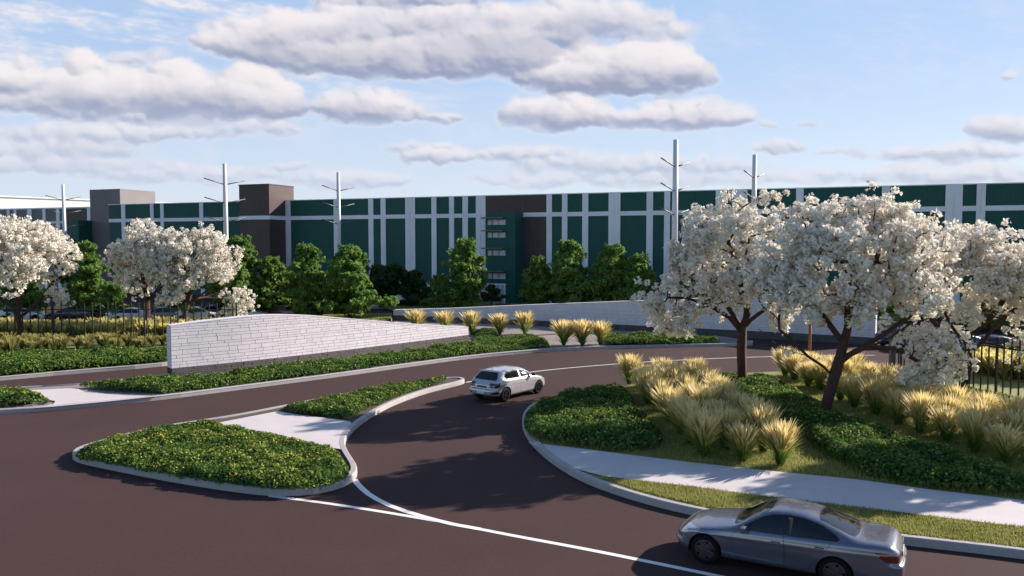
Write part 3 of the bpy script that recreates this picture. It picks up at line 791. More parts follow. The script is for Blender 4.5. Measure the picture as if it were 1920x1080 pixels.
M_PLUME2 = plume_mat('meadow_grass', [(.0, (.24, .27, .06)), (.3, (.38, .37, .09)), (.65, (.52, .47, .14)), (1., (.66, .57, .22))], 1.3, .6)
M_PLUME3 = plume_mat('olive_grass', [(.0, (.09, .13, .03)), (.35, (.17, .20, .05)), (.7, (.26, .25, .08)), (1., (.36, .31, .11))], 1.3, .45)
GMEADOW = [grass_mesh(s, 1.25, 60, .6, .03) for s in range(60, 63)]
meadow('mass of tall yellow grass behind the left picket fence', GS([(-400, 632), (0, 632), (304, 632), (430, 629), (430, 614), (304, 619), (0, 619), (-400, 619)], KH), KH - .03, .9, .98, 31)
meadow('soft mass of tall grass in front of the left picket fence', GS([(-400, 672), (0, 664), (200, 656), (304, 654), (420, 648), (420, 640), (304, 644), (0, 645), (-400, 645)], KH), KH - .03, .95, .78, 32, M_PLUME3)
meadow('mass of tall yellow grass behind the right picket fence', GS([(1735, 700), (1790, 698), (1850, 705), (1930, 720), (2200, 740), (2200, 690), (1930, 688), (1850, 684), (1760, 690)], KH), KH - .03, .75, 1.05, 33)

# ================================================================ TREES
def tube_tree(P, par, rad, sides=6, name='trunk', m=None):
    n = len(P); V, Fs = [], []
    def ring(p, d, r):
        ref = np.array([0, 0, 1.]) if abs(d[2]) < .92 else np.array([1., 0, 0])
        # constant reference keeps the sides from twisting
        u = np.cross(d, np.array([.31, .95, .02])); u /= max(np.linalg.norm(u), 1e-6); w = np.cross(d, u)
        i0 = len(V)
        for k in range(sides):
            a = 2 * math.pi * k / sides
            V.append(p + (u * math.cos(a) + w * math.sin(a)) * r)
        return i0
    idx = {}
    dirs = np.zeros((n, 3))
    for i in range(n):
        d = P[i] - P[par[i]] if par[i] >= 0 else np.array([0, 0, 1.])
        dirs[i] = d / max(np.linalg.norm(d), 1e-6)
    for i in range(n): idx[i] = ring(P[i], dirs[i], rad[i])
    for i in range(n):
        j = par[i]
        if j < 0: continue
        a = idx[j] if rad[i] > .62 * rad[j] and dirs[i] @ dirs[j] > .5 else ring(P[j], dirs[i], min(rad[j] * .9, rad[i] * 1.2))
        b_ = idx[i]
        for k in range(sides):
            Fs.append((a + k, a + (k + 1) % sides, b_ + (k + 1) % sides, b_ + k))
    return np_mesh(name, np.array(V), np.array(Fs), m, smooth=True)
def grow(seeds, targets, step=.32, r0=.2, rtip=.012, lift=.25, power=.46, up=.0):
    """Branches: every target is reached by a curved twig from the nearest point of what has grown so far."""
    P, par, base = [], [], []
    for line in seeds:
        pts = [np.array(p, float) for p in line]
        if P:
            q = np.array(P); j = int(np.argmin(np.linalg.norm(q - pts[0], axis=1)))
        else:
            P.append(pts[0]); par.append(-1); j = 0
        for a, c in zip(pts[:-1], pts[1:]):
            k = max(1, int(np.linalg.norm(c - a) / step))
            for s in range(1, k + 1):
                P.append(a + (c - a) * s / k); par.append(j); j = len(P) - 1
    tree = np.array(P); nmain = len(P)
    d0 = np.array([np.min(np.linalg.norm(tree - t, axis=1)) for t in targets])
    order = np.argsort(d0)
    buf = np.zeros((len(P) + 40 * len(targets), 3)); buf[:len(P)] = tree; n = len(P)
    tips = []
    for ti in order:
        t = targets[ti]
        D = np.linalg.norm(buf[:n] - t, axis=1) + lift * np.maximum(0, buf[:n, 2] - t[2] + .1)
        D[:2] += 5
        j = int(np.argmin(D)); a = buf[j]; dist = np.linalg.norm(t - a)
        k = max(1, int(dist / step))
        pd = a - buf[par[j]] if par[j] >= 0 else np.array([0, 0, 1.]); pd = pd / max(np.linalg.norm(pd), 1e-6)
        mid = (a + t) / 2 + pd * dist * .18 + np.array([0, 0, up * dist])
        for s in range(1, k + 1):
            f = s / k
            p = a * (1 - f) ** 2 + mid * 2 * f * (1 - f) + t * f * f
            if s < k: p = p + rng.normal(size=3) * .035
            if n >= len(buf): break
            buf[n] = p; par.append(j); j = n; n += 1
        tips.append(j)
    P = buf[:n].copy()
    cnt = np.zeros(n); 
    for t in tips: cnt[t] += 1
    for i in range(n - 1, 0, -1): cnt[par[i]] += cnt[i]
    rad = np.maximum(rtip, r0 * (np.maximum(cnt, .6) / cnt[0]) ** power)
    return P, np.array(par), rad
def cluster_points(n_lump, per, center, semi, r, zmin, hollow=.45, lump_r=.55, squash=1.0):
    """Clumpy points near the shell of an ellipsoid crown."""
    out = []
    while len(out) < n_lump:
        d = r.normal(size=3); d /= np.linalg.norm(d)
        f = r.uniform(hollow, 1.0) ** .7
        p = center + d * semi * f
        if p[2] < zmin(p): continue
        if d[2] < -.45 and r.random() < .6: continue
        out.append(p)
    L = np.array(out)
    k = r.integers(0, n_lump, n_lump * per)
    Q = L[k] + r.normal(size=(len(k), 3)) * lump_r * np.array([1, 1, squash])
    return L, Q
def bunches(C, center, r, per, rad, size, m, aspect=.75, outb=.6, bend=.12):
    global rng
    rng = r
    n = len(C)
    off = r.normal(size=(n, per, 3)); off = off / np.linalg.norm(off, axis=2, keepdims=True) * (r.random((n, per, 1)) ** .4) * rad * r.uniform(.7, 1.25, (n, 1, 1))
    Q = (C[:, None, :] + off).reshape(-1, 3)
    N = unit(off.reshape(-1, 3)) * outb + r.normal(size=(n * per, 3)) * .6 + unit(Q - center) * .25
    return leaf_quads(Q, N, size * r.uniform(.65, 1.25, n * per), aspect, bend)
def blossom_tree(seeds, center, semi, seed, n_lump=60, per=24, zmin=lambda p: 1.6, extra=(), r0=.2):
    global rng
    r = np.random.default_rng(seed); rng = r
    L, Q = cluster_points(n_lump, per, np.array(center), np.array(semi), r, zmin, .45, .46, .85)
    if len(extra):
        E = np.array(extra); k = r.integers(0, len(E), len(E) * 17)
        X3 = E[k] + r.normal(size=(len(k), 3)) * [.42, .42, .25]; L = np.concatenate([L, E])
    zt_ = center[2] + semi[2]; hrel = (Q[:, 2] - (center[2] - semi[2])) / (2 * semi[2])
    Q = Q[r.random(len(Q)) < np.clip(.30 + 1.15 * hrel, .30, .95)]
    Q = Q[np.linalg.norm((Q - center) / semi, axis=1) < 1.1]; L = L[np.linalg.norm((L - center) / semi, axis=1) < 1.9]
    if len(extra): Q = np.concatenate([Q, X3])
    tw = Q[r.random(len(Q)) < .42]
    P, par, rad = grow(seeds, np.concatenate([L, tw]), r0=r0, rtip=.014, power=.42)
    tm = tube_tree(P, par, rad, 6, 'trunk', M_BARK)
    # blossom sits along the twigs and at the cluster points
    tw_n = np.where(rad < .024)[0]; pick = P[r.choice(tw_n, int(len(tw_n) * .24), replace=False)]
    pick = pick[np.linalg.norm((pick - center) / semi, axis=1) > .35]
    C = np.concatenate([Q, pick + r.normal(size=pick.shape) * .06])
    V, Fq = bunches(C, np.array(center), r, 24, .21, .088, M_BLOSSOM)
    cm = np_mesh('crown', V, Fq, M_BLOSSOM)
    return tm, cm
def place_tree(kind, label, cat, meshes, loc, rz=0, s=1.0, group=None):
    t = thing(kind, label, cat, loc, rz, group); t.scale = (s, s, s)
    for nm, me in zip(('trunk', 'crown'), meshes):
        put(bpy.data.objects.new(nm, me), t)
    return t
# leaning tree: limbs surveyed from the photograph (metres from its foot)
sA = [[(0, 0, -.2), (.03, 0, .5), (.18, 0, 1.1), (.42, 0, 2.0), (.62, .05, 2.7), (.85, .05, 3.6), (1.05, 0, 4.6), (1.25, .1, 5.8)],
      [(.36, 0, 1.8), (-.1, -.1, 2.25), (-.8, -.2, 2.7), (-1.4, -.3, 3.3), (-1.95, -.3, 3.75)], [(-.8, -.2, 2.7), (-1.7, .3, 2.95), (-2.5, .6, 3.7)],
      [(.58, .05, 2.5), (1.2, -.3, 2.95), (2.1, -.5, 3.6), (3.0, -.6, 4.3), (3.6, -.7, 5.0)], [(1.2, -.3, 2.95), (2.0, .4, 3.0), (3.2, .8, 2.85), (4.2, .9, 2.3), (5.0, 1.0, 1.9)],
      [(2.0, .4, 3.0), (3.0, .9, 3.3), (4.2, 1.2, 4.0)], [(.72, .05, 3.2), (.2, .4, 4.0), (-.5, .7, 5.1), (-1.0, .9, 6.0)], [(.95, 0, 4.2), (1.8, .7, 5.2), (2.4, 1.0, 6.4)], [(.85, .05, 3.6), (.5, -.8, 4.7), (.3, -1.4, 5.9)]]
exA = [(.1, .1, 8.5), (1.7, -.2, 8.75), (2.9, .2, 8.3), (4.9, 1.0, 2.0), (5.3, 1.0, 1.75), (4.3, .9, 2.35), (5.6, 1.1, 2.3), (4.9, .8, 2.7), (5.2, .9, 3.1), (4.4, 1.1, 3.2), (4.0, .8, 1.7), (4.6, .9, 1.45)]
tA = blossom_tree(sA, (1.15, 0, 6.15), (4.05, 2.5, 2.8), 101, 70, 24, lambda p: 3.8 - .26 * (p[0] - 1.3), exA, .215)
sB = [[(0, 0, -.2), (-.05, 0, .8), (-.1, 0, 1.8), (-.08, 0, 2.9), (.1, 0, 3.4), (.3, .1, 4.4), (.4, .2, 5.8)], [(-.08, 0, 2.7), (-.8, -.3, 3.5), (-1.8, -.5, 4.1), (-3.0, -.6, 4.5), (-3.9, -.5, 4.5)],
      [(-.08, 0, 2.9), (-.6, .6, 3.9), (-1.3, 1.2, 5.2)], [(.0, 0, 3.1), (.9, -.3, 3.9), (1.9, -.5, 4.8)], [(.2, .05, 3.9), (-.4, -.8, 4.9), (-.7, -1.3, 6.1)], [(-1.8, -.5, 4.1), (-2.8, .1, 3.9), (-3.7, .4, 3.4)]]
exB = [(-.7, .1, 9.25), (.9, -.1, 9.4), (-2.2, 0, 8.6), (-3.9, -.3, 5.2), (-3.2, .2, 4.6), (-2.6, -.5, 4.0), (-4.3, -.4, 4.2), (-4.7, -.4, 4.4), (-3.9, .4, 3.2), (-3.5, .3, 2.9), (-4.2, -.2, 3.6), (-3.3, -.6, 3.7), (1.7, -.4, 3.4), (-3.0, -.5, 3.2)]
tB = blossom_tree(sB, (-.05, 0, 6.3), (4.0, 2.5, 3.0), 102, 72, 24, lambda p: 3.3, exB, .235)
sC = [[(0, 0, -.2), (.1, 0, .8), (.25, 0, 1.6), (.2, .1, 2.6), (.35, .1, 3.6), (.4, 0, 4.8)], [(.25, 0, 1.6), (-.5, -.2, 2.2), (-1.4, -.4, 3.3), (-2.0, -.4, 4.2)], [(.22, .05, 2.2), (1.0, .2, 2.8), (1.9, .3, 3.9), (2.8, .3, 4.6)],
      [(.2, .1, 2.6), (-.3, .8, 3.6), (-.7, 1.3, 4.9)], [(.3, .1, 3.2), (.9, -.7, 4.2), (1.3, -1.3, 5.4)], [(1.0, .2, 2.8), (2.0, -.5, 2.6), (3.0, -.7, 2.9)]]
exC = [(3.2, -.7, 2.7), (2.7, -.6, 2.5), (3.5, -.6, 3.2), (-2.2, -.4, 3.4), (-2.6, -.3, 2.9), (3.0, .2, 3.6)]
tC = blossom_tree(sC, (.35, 0, 5.9), (3.8, 2.9, 3.0), 103, 68, 24, lambda p: 3.5, exC, .20)
def at(px, py): 
    p = G(px, py, KH); return (p.x, p.y, KH - .05)
gB = 'white blossom trees'
place_tree('blossom_tree', 'white blossom tree standing just beyond the right photo edge, shading the pavement', 'tree', tB, (24.4, 30.0, KH - .05), R(10), .92, gB)
place_tree('blossom_tree', 'white blossom tree with a leaning forked trunk in the middle of the right-hand beds', 'tree', tA, at(1545, 789), 0, 1, gB)
place_tree('blossom_tree', 'white blossom tree with a straight dark trunk nearest the road at right', 'tree', tB, at(1393, 724), 0, 1, gB)
place_tree('blossom_tree', 'white blossom tree in front of the right fence, cut by the photo edge', 'tree', tC, at(1806, 744), 0, .92, gB)
place_tree('blossom_tree', 'white blossom tree at the far left edge before the picket fence', 'tree', tC, at(43, 637), R(200), 1.03, gB)
place_tree('blossom_tree', 'white blossom tree behind the fence, left one of the touching pair', 'tree', tB, at(276, 621), R(150), .93, gB)
place_tree('blossom_tree', 'white blossom tree above the end of the sunlit wall, right one of the touching pair', 'tree', tA, at(340, 623), R(25), .93, gB)

def leafy_tree(seed, h, w, n_lump, trunk_h, m, leaf=.17, per=14, bunch=26, taper=.5, br=.42):
    """Upright tree with a tapering, layered crown of leaf bunches."""
    global rng
    r = np.random.default_rng(seed); rng = r
    seeds = [[(0, 0, -.1), (r.normal() * .05, r.normal() * .05, h * .3), (r.normal() * .1, r.normal() * .1, h * .6), (r.normal() * .12, r.normal() * .12, h * .93)]]
    L = []
    while len(L) < n_lump:
        t = r.random(); z = trunk_h + (h - trunk_h) * t
        prof = ((math.sin(math.pi * min(1, (t * .92 + .12))) ** .7) * (1 - taper * t) + .06) * r.uniform(.72, 1.18)
        a = r.uniform(0, 2 * math.pi); q = w / 2 * prof * r.uniform(.35, 1.0) * (1 + .26 * math.sin(3 * a + seed + 4 * t) + .20 * math.sin(17 * t + 2 * a))
        L.append((q * math.cos(a), q * math.sin(a), z))
    L = np.array(L); k = r.integers(0, len(L), len(L) * per)
    Q = L[k] + r.normal(size=(len(k), 3)) * [.40, .40, .17]
    P, par, rad = grow(seeds, np.concatenate([L, Q[r.random(len(Q)) < .12]]), r0=.15, rtip=.012, step=.4)
    tm = tube_tree(P, par, rad, 5, 'trunk', M_BARK2)
    V, Fq = bunches(Q, np.array([0, 0, h * .5]), r, bunch, .30, leaf, m, .55, .4, .1)
    return tm, np_mesh('crown', V, Fq, m)
T1 = leafy_tree(201, 7.6, 6.4, 82, .8, M_TREELEAF, taper=.55)
T2 = leafy_tree(202, 7.2, 6.3, 76, .7, M_TREELEAF, taper=.45)
T3 = leafy_tree(203, 8.6, 5.4, 80, 1.0, M_TREELEAF, taper=.6)
T4 = leafy_tree(204, 5.0, 4.2, 36, .6, M_SHADELEAF)
T5 = leafy_tree(205, 5.4, 4.6, 38, 1.8, M_SHADELEAF, taper=.2)
def tree_px(meshes, mh, px, ytop, ybase, rz, kind, label, group):
    p = G(px, ybase, 0); d = ray(px, ytop); top_z = EYE + d.z * p.y / d.y
    return place_tree(kind, label, 'tree', meshes, (p.x, p.y, 0), rz, top_z / mh, group)
gG = 'young green trees before the warehouse'
for i, (ms, mh, px, yt, yb, lab) in enumerate([
    (T1, 7.6, 448, 448, 597, 'bushy green tree beside the right blossom pair, left of the brown tower foot'), (T2, 7.2, 512, 487, 594, 'smaller green tree standing below the brown roof tower'),
    (T1, 7.6, 580, 463, 600, 'large green tree right of the brown roof tower, left of the white mast'), (T2, 7.2, 655, 467, 602, 'large green tree just right of the white mast, above the sunlit wall'),
    (T3, 8.6, 873, 447, 590, 'tall slim green tree standing left of the stair tower windows'), (T2, 7.2, 826, 518, 590, 'low spreading green tree left of the tall slim one'),
    (T3, 8.6, 1010, 480, 590, 'narrow green tree just right of the stair tower'), (T1, 7.6, 1070, 456, 592, 'tall green tree, second to the right of the stair tower'),
    (T2, 7.2, 1148, 465, 594, 'broad green tree, third to the right of the stair tower'), (T1, 7.6, 1196, 480, 597, 'green tree touching the left edge of the right-hand blossom crown'),
    (T3, 8.6, 163, 452, 601, 'green tree showing between the far left blossom trees'), (T1, 7.6, 40, 490, 602, 'green tree hidden behind the far left blossom tree'), (T2, 7.2, 215, 535, 603, 'small green tree glimpsed under the left blossom crowns'),
    (T1, 7.6, 1345, 500, 606, 'green tree seen through the straight-trunked blossom tree'), (T2, 7.2, 1500, 488, 612, 'green tree seen through the leaning blossom tree'), (T3, 8.6, 1625, 480, 618, 'green tree behind the right side of the leaning blossom tree'),
    (T1, 7.6, 1858, 500, 620, 'green tree seen through the blossom tree by the right fence'), (T2, 7.2, 340, 520, 602, 'green tree glimpsed beneath the blossom pair')]):
    tree_px(ms, mh, px, yt, yb, i * 1.3, 'green_tree', lab, gG)
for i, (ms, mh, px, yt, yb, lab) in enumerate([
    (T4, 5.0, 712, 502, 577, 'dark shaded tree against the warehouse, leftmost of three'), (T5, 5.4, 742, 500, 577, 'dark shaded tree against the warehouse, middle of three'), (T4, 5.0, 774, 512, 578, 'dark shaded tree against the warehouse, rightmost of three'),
    (T5, 5.4, 921, 536, 578, 'small dark shaded tree before the stair tower door'), (T4, 5.0, 800, 540, 579, 'low dark shaded tree at the warehouse plinth')]):
    tree_px(ms, mh, px, yt, yb, i * 1.7, 'shaded_tree', lab, 'shaded trees against the warehouse')

# ================================================================ FENCES AND POSTS
def fence(name, label, p0, p1, height, spacing, post_every, rails, zb, pw=.026):
    a, c = Vector(p0), Vector(p1); d = (c - a); L = d.length
    t = thing(name, label, 'fence', (a.x, a.y, zb), math.atan2(d.y, d.x))
    b = MB(); n = int(L / spacing)
    for i in range(n + 1):
        x = i * spacing; b.box(x - pw, x + pw, -pw, pw, .12, height)
        b.add([(x - pw, -pw, height), (x + pw, -pw, height), (x + pw, pw, height), (x - pw, pw, height), (x, 0, height + .09)], [(0, 1, 4), (1, 2, 4), (2, 3, 4), (3, 0, 4)])
    b.build('pickets', M_IRON, t).name = 'picket_panel'
    for z in rails:
        b = MB(); b.box(-.05, L, -.03, .03, z - .035, z + .035); b.build('rail', M_IRON, t)
    k = max(1, round(L / post_every))
    for i in range(k + 1):
        x = min(i * L / k, L); b = MB(); b.box(x - .045 + .17, x + .045 + .17, -.045, .045, -.2, height + .06); b.build('post', M_IRON, t)
    return t
fence('picket_fence', 'black iron picket fence standing in tall grass at left', G(-420, 637, KH).xy, G(440, 638, KH).xy, 2.75, .575, 6.9, (.18, 2.3), KH - .05, .034)
pR = G(1672, 703, KH); 
fence('picket_fence', 'black iron picket fence running towards the right photo edge', (pR.x + .2, pR.y - .3), G(2100, 792, KH).xy, 2.75, .40, 2.8, (.2, 2.35), KH - .05)
t = thing('gate_post', 'square dark gate post where the right fence starts beside the road', 'post', (pR.x, pR.y, KH - .05))
b = MB(); b.box(-.13, .13, -.13, .13, -.2, 2.85); b.build('shaft', M_ARM, t)
b = MB(); b.box(-.16, .16, -.16, .16, 2.85, 2.93); b.build('cap', M_ARM, t)
M_RUST = mat('orange_brown_wood', (.22, .095, .045), .75, .3, 4)
p = G(1517, 703, KH); t = thing('wooden_stake', 'slim orange-brown pole standing behind the leaning blossom tree', 'pole', (p.x, p.y, KH - .05))
b = MB(); b.tube([(0, 0, -.2), (0, 0, 3.7)], [.085, .075], 10); b.build('shaft', M_RUST, t, smooth=True)
# ================================================================ CARS
def paint(name, col, metal=.55, rough=.28):
    m = mat(name, col, rough, .03, 2.0, metal=metal, coat=.8); return m
M_TINT = bpy.data.materials.new('tinted_glass')
def _tint():
    nt, ns, ls = nodes_of(M_TINT); out = ns['Material Output']; ns.remove(ns['Principled BSDF'])
    tr = ns.new('ShaderNodeBsdfTransparent'); tr.inputs['Color'].default_value = (.26, .30, .29, 1)
    gl = ns.new('ShaderNodeBsdfGlossy'); gl.inputs['Roughness'].default_value = .03; gl.inputs['Color'].default_value = (.9, .92, .95, 1)
    fr = ns.new('ShaderNodeFresnel'); fr.inputs['IOR'].default_value = 1.55
    ad = ns.new('ShaderNodeMath'); ad.operation = 'MULTIPLY_ADD'; ad.inputs[1].default_value = 1.1; ad.inputs[2].default_value = .02
    mx = ns.new('ShaderNodeMixShader')
    ls.new(fr.outputs[0], ad.inputs[0]); ls.new(ad.outputs[0], mx.inputs['Fac']); ls.new(tr.outputs[0], mx.inputs[1]); ls.new(gl.outputs[0], mx.inputs[2]); ls.new(mx.outputs[0], out.inputs['Surface'])
_tint()
M_TRIM = mat('black_trim', (.012, .012, .014), .35, .1, 6)
M_GAP = mat('panel_gap', (.01, .01, .012), .8, .1, 6)
M_RUBBER = mat('tyre_rubber', (.009, .009, .010), .9, .2, 12, spec=.2)
M_RIM = mat('dark_alloy', (.030, .029, .031), .35, .1, 5, metal=.6)
M_RIM2 = mat('grey_alloy', (.06, .056, .06), .4, .1, 5, metal=.5)
M_LAMP = mat('red_lens', (.11, .005, .009), .12, .4, 9, coat=1, spec=.8)
M_LAMPDARK = mat('smoked_lens', (.035, .010, .016), .10, .4, 9, coat=1, spec=.8)
M_CLEAR = mat('clear_lens', (.42, .43, .45), .08, .3, 14, metal=.5, coat=1)
M_SEAT = mat('seat_fabric', (.20, .19, .17), .8, .15, 5)
M_PLATE = mat('number_plate', (.62, .62, .60), .45, .1, 9)
M_CHROME = mat('chrome', (.75, .75, .77), .12, .03, 5, metal=1)

def _curve(tab, xs, sig):
    a = np.array(tab, float); y = np.interp(xs, a[:, 0], a[:, 1])
    step = xs[1] - xs[0]; k = max(1, int(3 * sig / step)); t = np.arange(-k, k + 1) * step
    g = np.exp(-.5 * (t / sig) ** 2); g /= g.sum()
    # odd reflection keeps the end values
    pad = np.concatenate([2 * y[0] - y[k:0:-1], y, 2 * y[-1] - y[-2:-k - 2:-1]])
    return np.convolve(pad, g, 'valid')
def build_car(kind, label, cat, S, M_PAINT_, rim_mat, rim_style):
    t = thing(kind, label, cat)
    L = S['L']
    xs = np.linspace(0, L, 141)
    c = {k: _curve(S[k], xs, S.get('sig', .07)) for k in ('zt', 'zs', 'zb', 'w', 'we', 'cr')}
    secs = []; SUB = 6
    for i, x in enumerate(xs):
        w, zb, zs, we, zt = c['w'][i], c['zb'][i], c['zs'][i], c['we'][i], c['zt'][i]
        ze = zt - c['cr'][i]; zs = min(zs, ze - .012); wb = w * .972; we = min(we, wb - .02)
        cp = [(0, zb), (.55 * w, zb), (.86 * w, zb + .01), (.965 * w, zb + .10), (w * .992, zb + .30 * (zs - zb)), (w, zb + .66 * (zs - zb)), (w * .985, zb + .92 * (zs - zb)), (wb - .012, zs),
              (wb * .5 + we * .5 + .018, zs * .5 + ze * .5), (we, ze), (we * .6, ze + (zt - ze) * .68), (0, zt)]
        pts = []
        for a, b_ in zip(cp[:-1], cp[1:]):
            for s in range(SUB): f = s / SUB; pts.append((a[0] + (b_[0] - a[0]) * f, a[1] + (b_[1] - a[1]) * f))
        pts.append(cp[-1]); pts = np.array(pts)
        k = 3; ker = np.array([1, 2, 3, 4, 3, 2, 1.]); ker /= ker.sum()
        lo = pts[k:0:-1] * [-1, 1]; hi = pts[-2:-k - 2:-1] * [-1, 1]
        ext = np.concatenate([lo, pts, hi])
        sm = np.column_stack([np.convolve(ext[:, j], ker, 'valid') for j in (0, 1)])
        secs.append(np.column_stack([np.full(len(sm), x), sm]))
    # rounded end caps
    def cap(sec, x, sign):
        out = []; cz = sec[:, 2].mean()
        for f, dx in ((.93, .018), (.8, .034), (.55, .045), (.25, .05), (.0, .05)):
            q = sec.copy(); q[:, 0] = x + sign * dx; q[:, 1] *= f; q[:, 2] = cz + (q[:, 2] - cz) * (f if f else 0.001); out.append(q)
        return out
    secs = cap(secs[0], 0, -1)[::-1] + secs + cap(secs[-1], L, 1)
    A = np.array(secs)                                     # stations x section x 3
    ns_, m = A.shape[:2]
    # bumpers bulge, arches flare
    X, Y, Z = A[..., 0], A[..., 1], A[..., 2]
    sm_ = lambda v: np.clip(v, 0, 1) ** 2 * (3 - 2 * np.clip(v, 0, 1))
    X += S['rear_bulge'] * sm_((X - (L - .45)) / .4) * sm_((S['rb_z'] - Z) / .07) - S['rear_under'] * sm_((X - (L - .3)) / .3) * sm_((.36 - Z) / .14)
    X -= .05 * sm_((.45 - X) / .4) * sm_((.52 - Z) / .1)
    for xw in S['wheels']:
        g = np.exp(-((X - xw) / .36) ** 2) * np.exp(-((Z - .52) / .20) ** 2); Y += .022 * g * (Y > .3)
    # a soft character line along the flank
    Y += S.get('crease', .008) * np.exp(-((Z - (.70 + .03 * X)) / .035) ** 2) * (Y > .5) - .010 * np.exp(-((Z - .42) / .09) ** 2) * (Y > .5) * np.exp(-((X - L * .48) / .9) ** 2)
    bm = bmesh.new()
    gv = [[None] * (2 * m) for _ in range(ns_)]
    for i in range(ns_):
        for j in range(m):
            x, y, z = A[i, j]
            if j in (0, m - 1): y = 0
            v = bm.verts.new((x, y, z)); gv[i][j] = v
            gv[i][2 * m - 1 - j] = v if j in (0, m - 1) else bm.verts.new((x, -y, z))
    for i in range(ns_ - 1):
        for j in list(range(m - 1)) + list(range(m, 2 * m - 1)):
            q = [gv[i][j], gv[i + 1][j], gv[i + 1][j + 1], gv[i][j + 1]]
            q2 = []
            for v in q:
                if v not in q2: q2.append(v)
            if len(q2) > 2:
                try: bm.faces.new(q2)
                except ValueError: pass
    bmesh.ops.remove_doubles(bm, verts=bm.verts, dist=.0006)
    bmesh.ops.recalc_face_normals(bm, faces=bm.faces)
    def cut(poly, proj, zone, closed=True):
        a0, a1 = {'xz': (0, 2), 'xy': (0, 1), 'yz': (1, 2)}[proj]
        pl = np.array(poly); lo = pl.min(0) - .03; hi = pl.max(0) + .03
        for k in range(len(poly)):
            p, q = poly[k - 1], poly[k]
            fs = [f for f in bm.faces if zone(f.calc_center_median()) and any(lo[0] < v.co[a0] < hi[0] and lo[1] < v.co[a1] < hi[1] for v in f.verts)]
            es = {e for f in fs for e in f.edges}; vs = {v for f in fs for v in f.verts}
            co = Vector((0, 0, 0)); co[a0] = p[0]; co[a1] = p[1]
            no = Vector((0, 0, 0)); no[a0] = q[1] - p[1]; no[a1] = -(q[0] - p[0])
            if no.length < 1e-6: continue
            bmesh.ops.bisect_plane(bm, geom=list(fs) + list(es) + list(vs), dist=1e-5, plane_co=co, plane_no=no.normalized())
    parts = [('body', 0)]
    jobs = []
    def inset(poly, d):
        q = [Vector(p) for p in ccw(poly)]; out = []
        for i in range(len(q)):
            a, b_, e = q[i - 1], q[i], q[(i + 1) % len(q)]
            n1 = (b_ - a).normalized(); n2 = (e - b_).normalized()
            n1 = Vector((-n1.y, n1.x)); n2 = Vector((-n2.y, n2.x)); h = (n1 + n2)
            h = h / max(h.dot(h) / 2, .35)
            out.append((b_ + h * d)[:])
        return out
    side = lambda y: (lambda p: p.y * y > .42)
    for j in S['cuts']:
        nm, poly, proj, zone, part, mi = j
        if proj == 'xz':
            zone2 = zone
        cut(poly, proj, zone)
    lay = bm.faces.layers.int.new('part'); lm = bm.faces.layers.int.new('mi')
    bm.normal_update()
    names = ['body']; order = []
    for j in S['cuts']:
        nm, poly, proj, zone, part, mi = j
        a0, a1 = {'xz': (0, 2), 'xy': (0, 1), 'yz': (1, 2)}[proj]
        if part not in names: names.append(part)
        pid = names.index(part)
        fs = [f for f in bm.faces if zone(f.calc_center_median())]
        if not fs: continue
        Cn = np.array([[f.calc_center_median()[a0], f.calc_center_median()[a1]] for f in fs])
        for f, ok in zip(fs, inside(Cn, poly)):
            if ok: f[lay] = pid; f[lm] = mi
    # wheel openings
    dele = [f for f in bm.faces if f[lm] == 99]
    bmesh.ops.delete(bm, geom=dele, context='FACES')
    bm.normal_update()
    MATS = [M_PAINT_, M_TRIM, M_TINT, M_LAMP, M_CLEAR, M_GAP, M_PLATE, M_LAMPDARK]
    bm.verts.ensure_lookup_table()
    vn = [v.normal.copy() for v in bm.verts]
    objs = {}
    for pid, nm in enumerate(names):
        fs = [f for f in bm.faces if f[lay] == pid]
        if not fs: continue
        used = sorted({v.index for f in fs for v in f.verts}); mp = {v: k for k, v in enumerate(used)}
        mis = sorted({f[lm] for f in fs})
        me = bpy.data.meshes.new(nm)
        me.from_pydata([(L / 2 - bm.verts[k].co.x, -bm.verts[k].co.y, bm.verts[k].co.z) for k in used], [], [[mp[v.index] for v in f.verts] for f in fs])
        for k in mis: me.materials.append(MATS[k])
        me.polygons.foreach_set('material_index', [mis.index(f[lm]) for f in fs])
        me.polygons.foreach_set('use_smooth', [True] * len(fs)); me.update()
        nrm = [(-vn[k].x, -vn[k].y, vn[k].z) for k in used]
        me.normals_split_custom_set_from_vertices(nrm)
        pn = nm.split(':')[0]
        o = put(bpy.data.objects.new(pn, me), t); objs[nm] = o
    bm.free()
    # inside: arch liners, cabin floor, seats
    b = MB()
    for xw in S['wheels']:
        for sg in (-1, 1):
            n = 18; r = S['arch']; vs = []
            for k in range(n + 1):
                a = math.pi * (k / n * 1.16 - .08)
                for yy in (.52, S['W'] / 2 - .035): vs.append((L / 2 - xw + r * math.cos(a), sg * yy, S['hub'] + r * math.sin(a)))
            fs = [(2 * k, 2 * k + 1, 2 * k + 3, 2 * k + 2) for k in range(n)]
            b.add(vs, fs, 0)
            b.add([(L / 2 - xw, sg * .52, S['hub'])] + [vs[2 * k] for k in range(n + 1)], [(0, k + 1, k + 2) for k in range(n)], 0)
    b.box(L / 2 - S['L'] + .55, L / 2 - .5, -.50, .50, .21, .36)
    wx = S['wheels']
    b.box(L / 2 - wx[1] + .42, L / 2 - wx[0] - .42, -.78, .78, .23, .38)
    b.box(L / 2 - S['dash'] - .12, L / 2 - S['dash'] + .25, -.66, .66, .5, S['dashz'])
    b.build('underbody', M_TRIM, t)
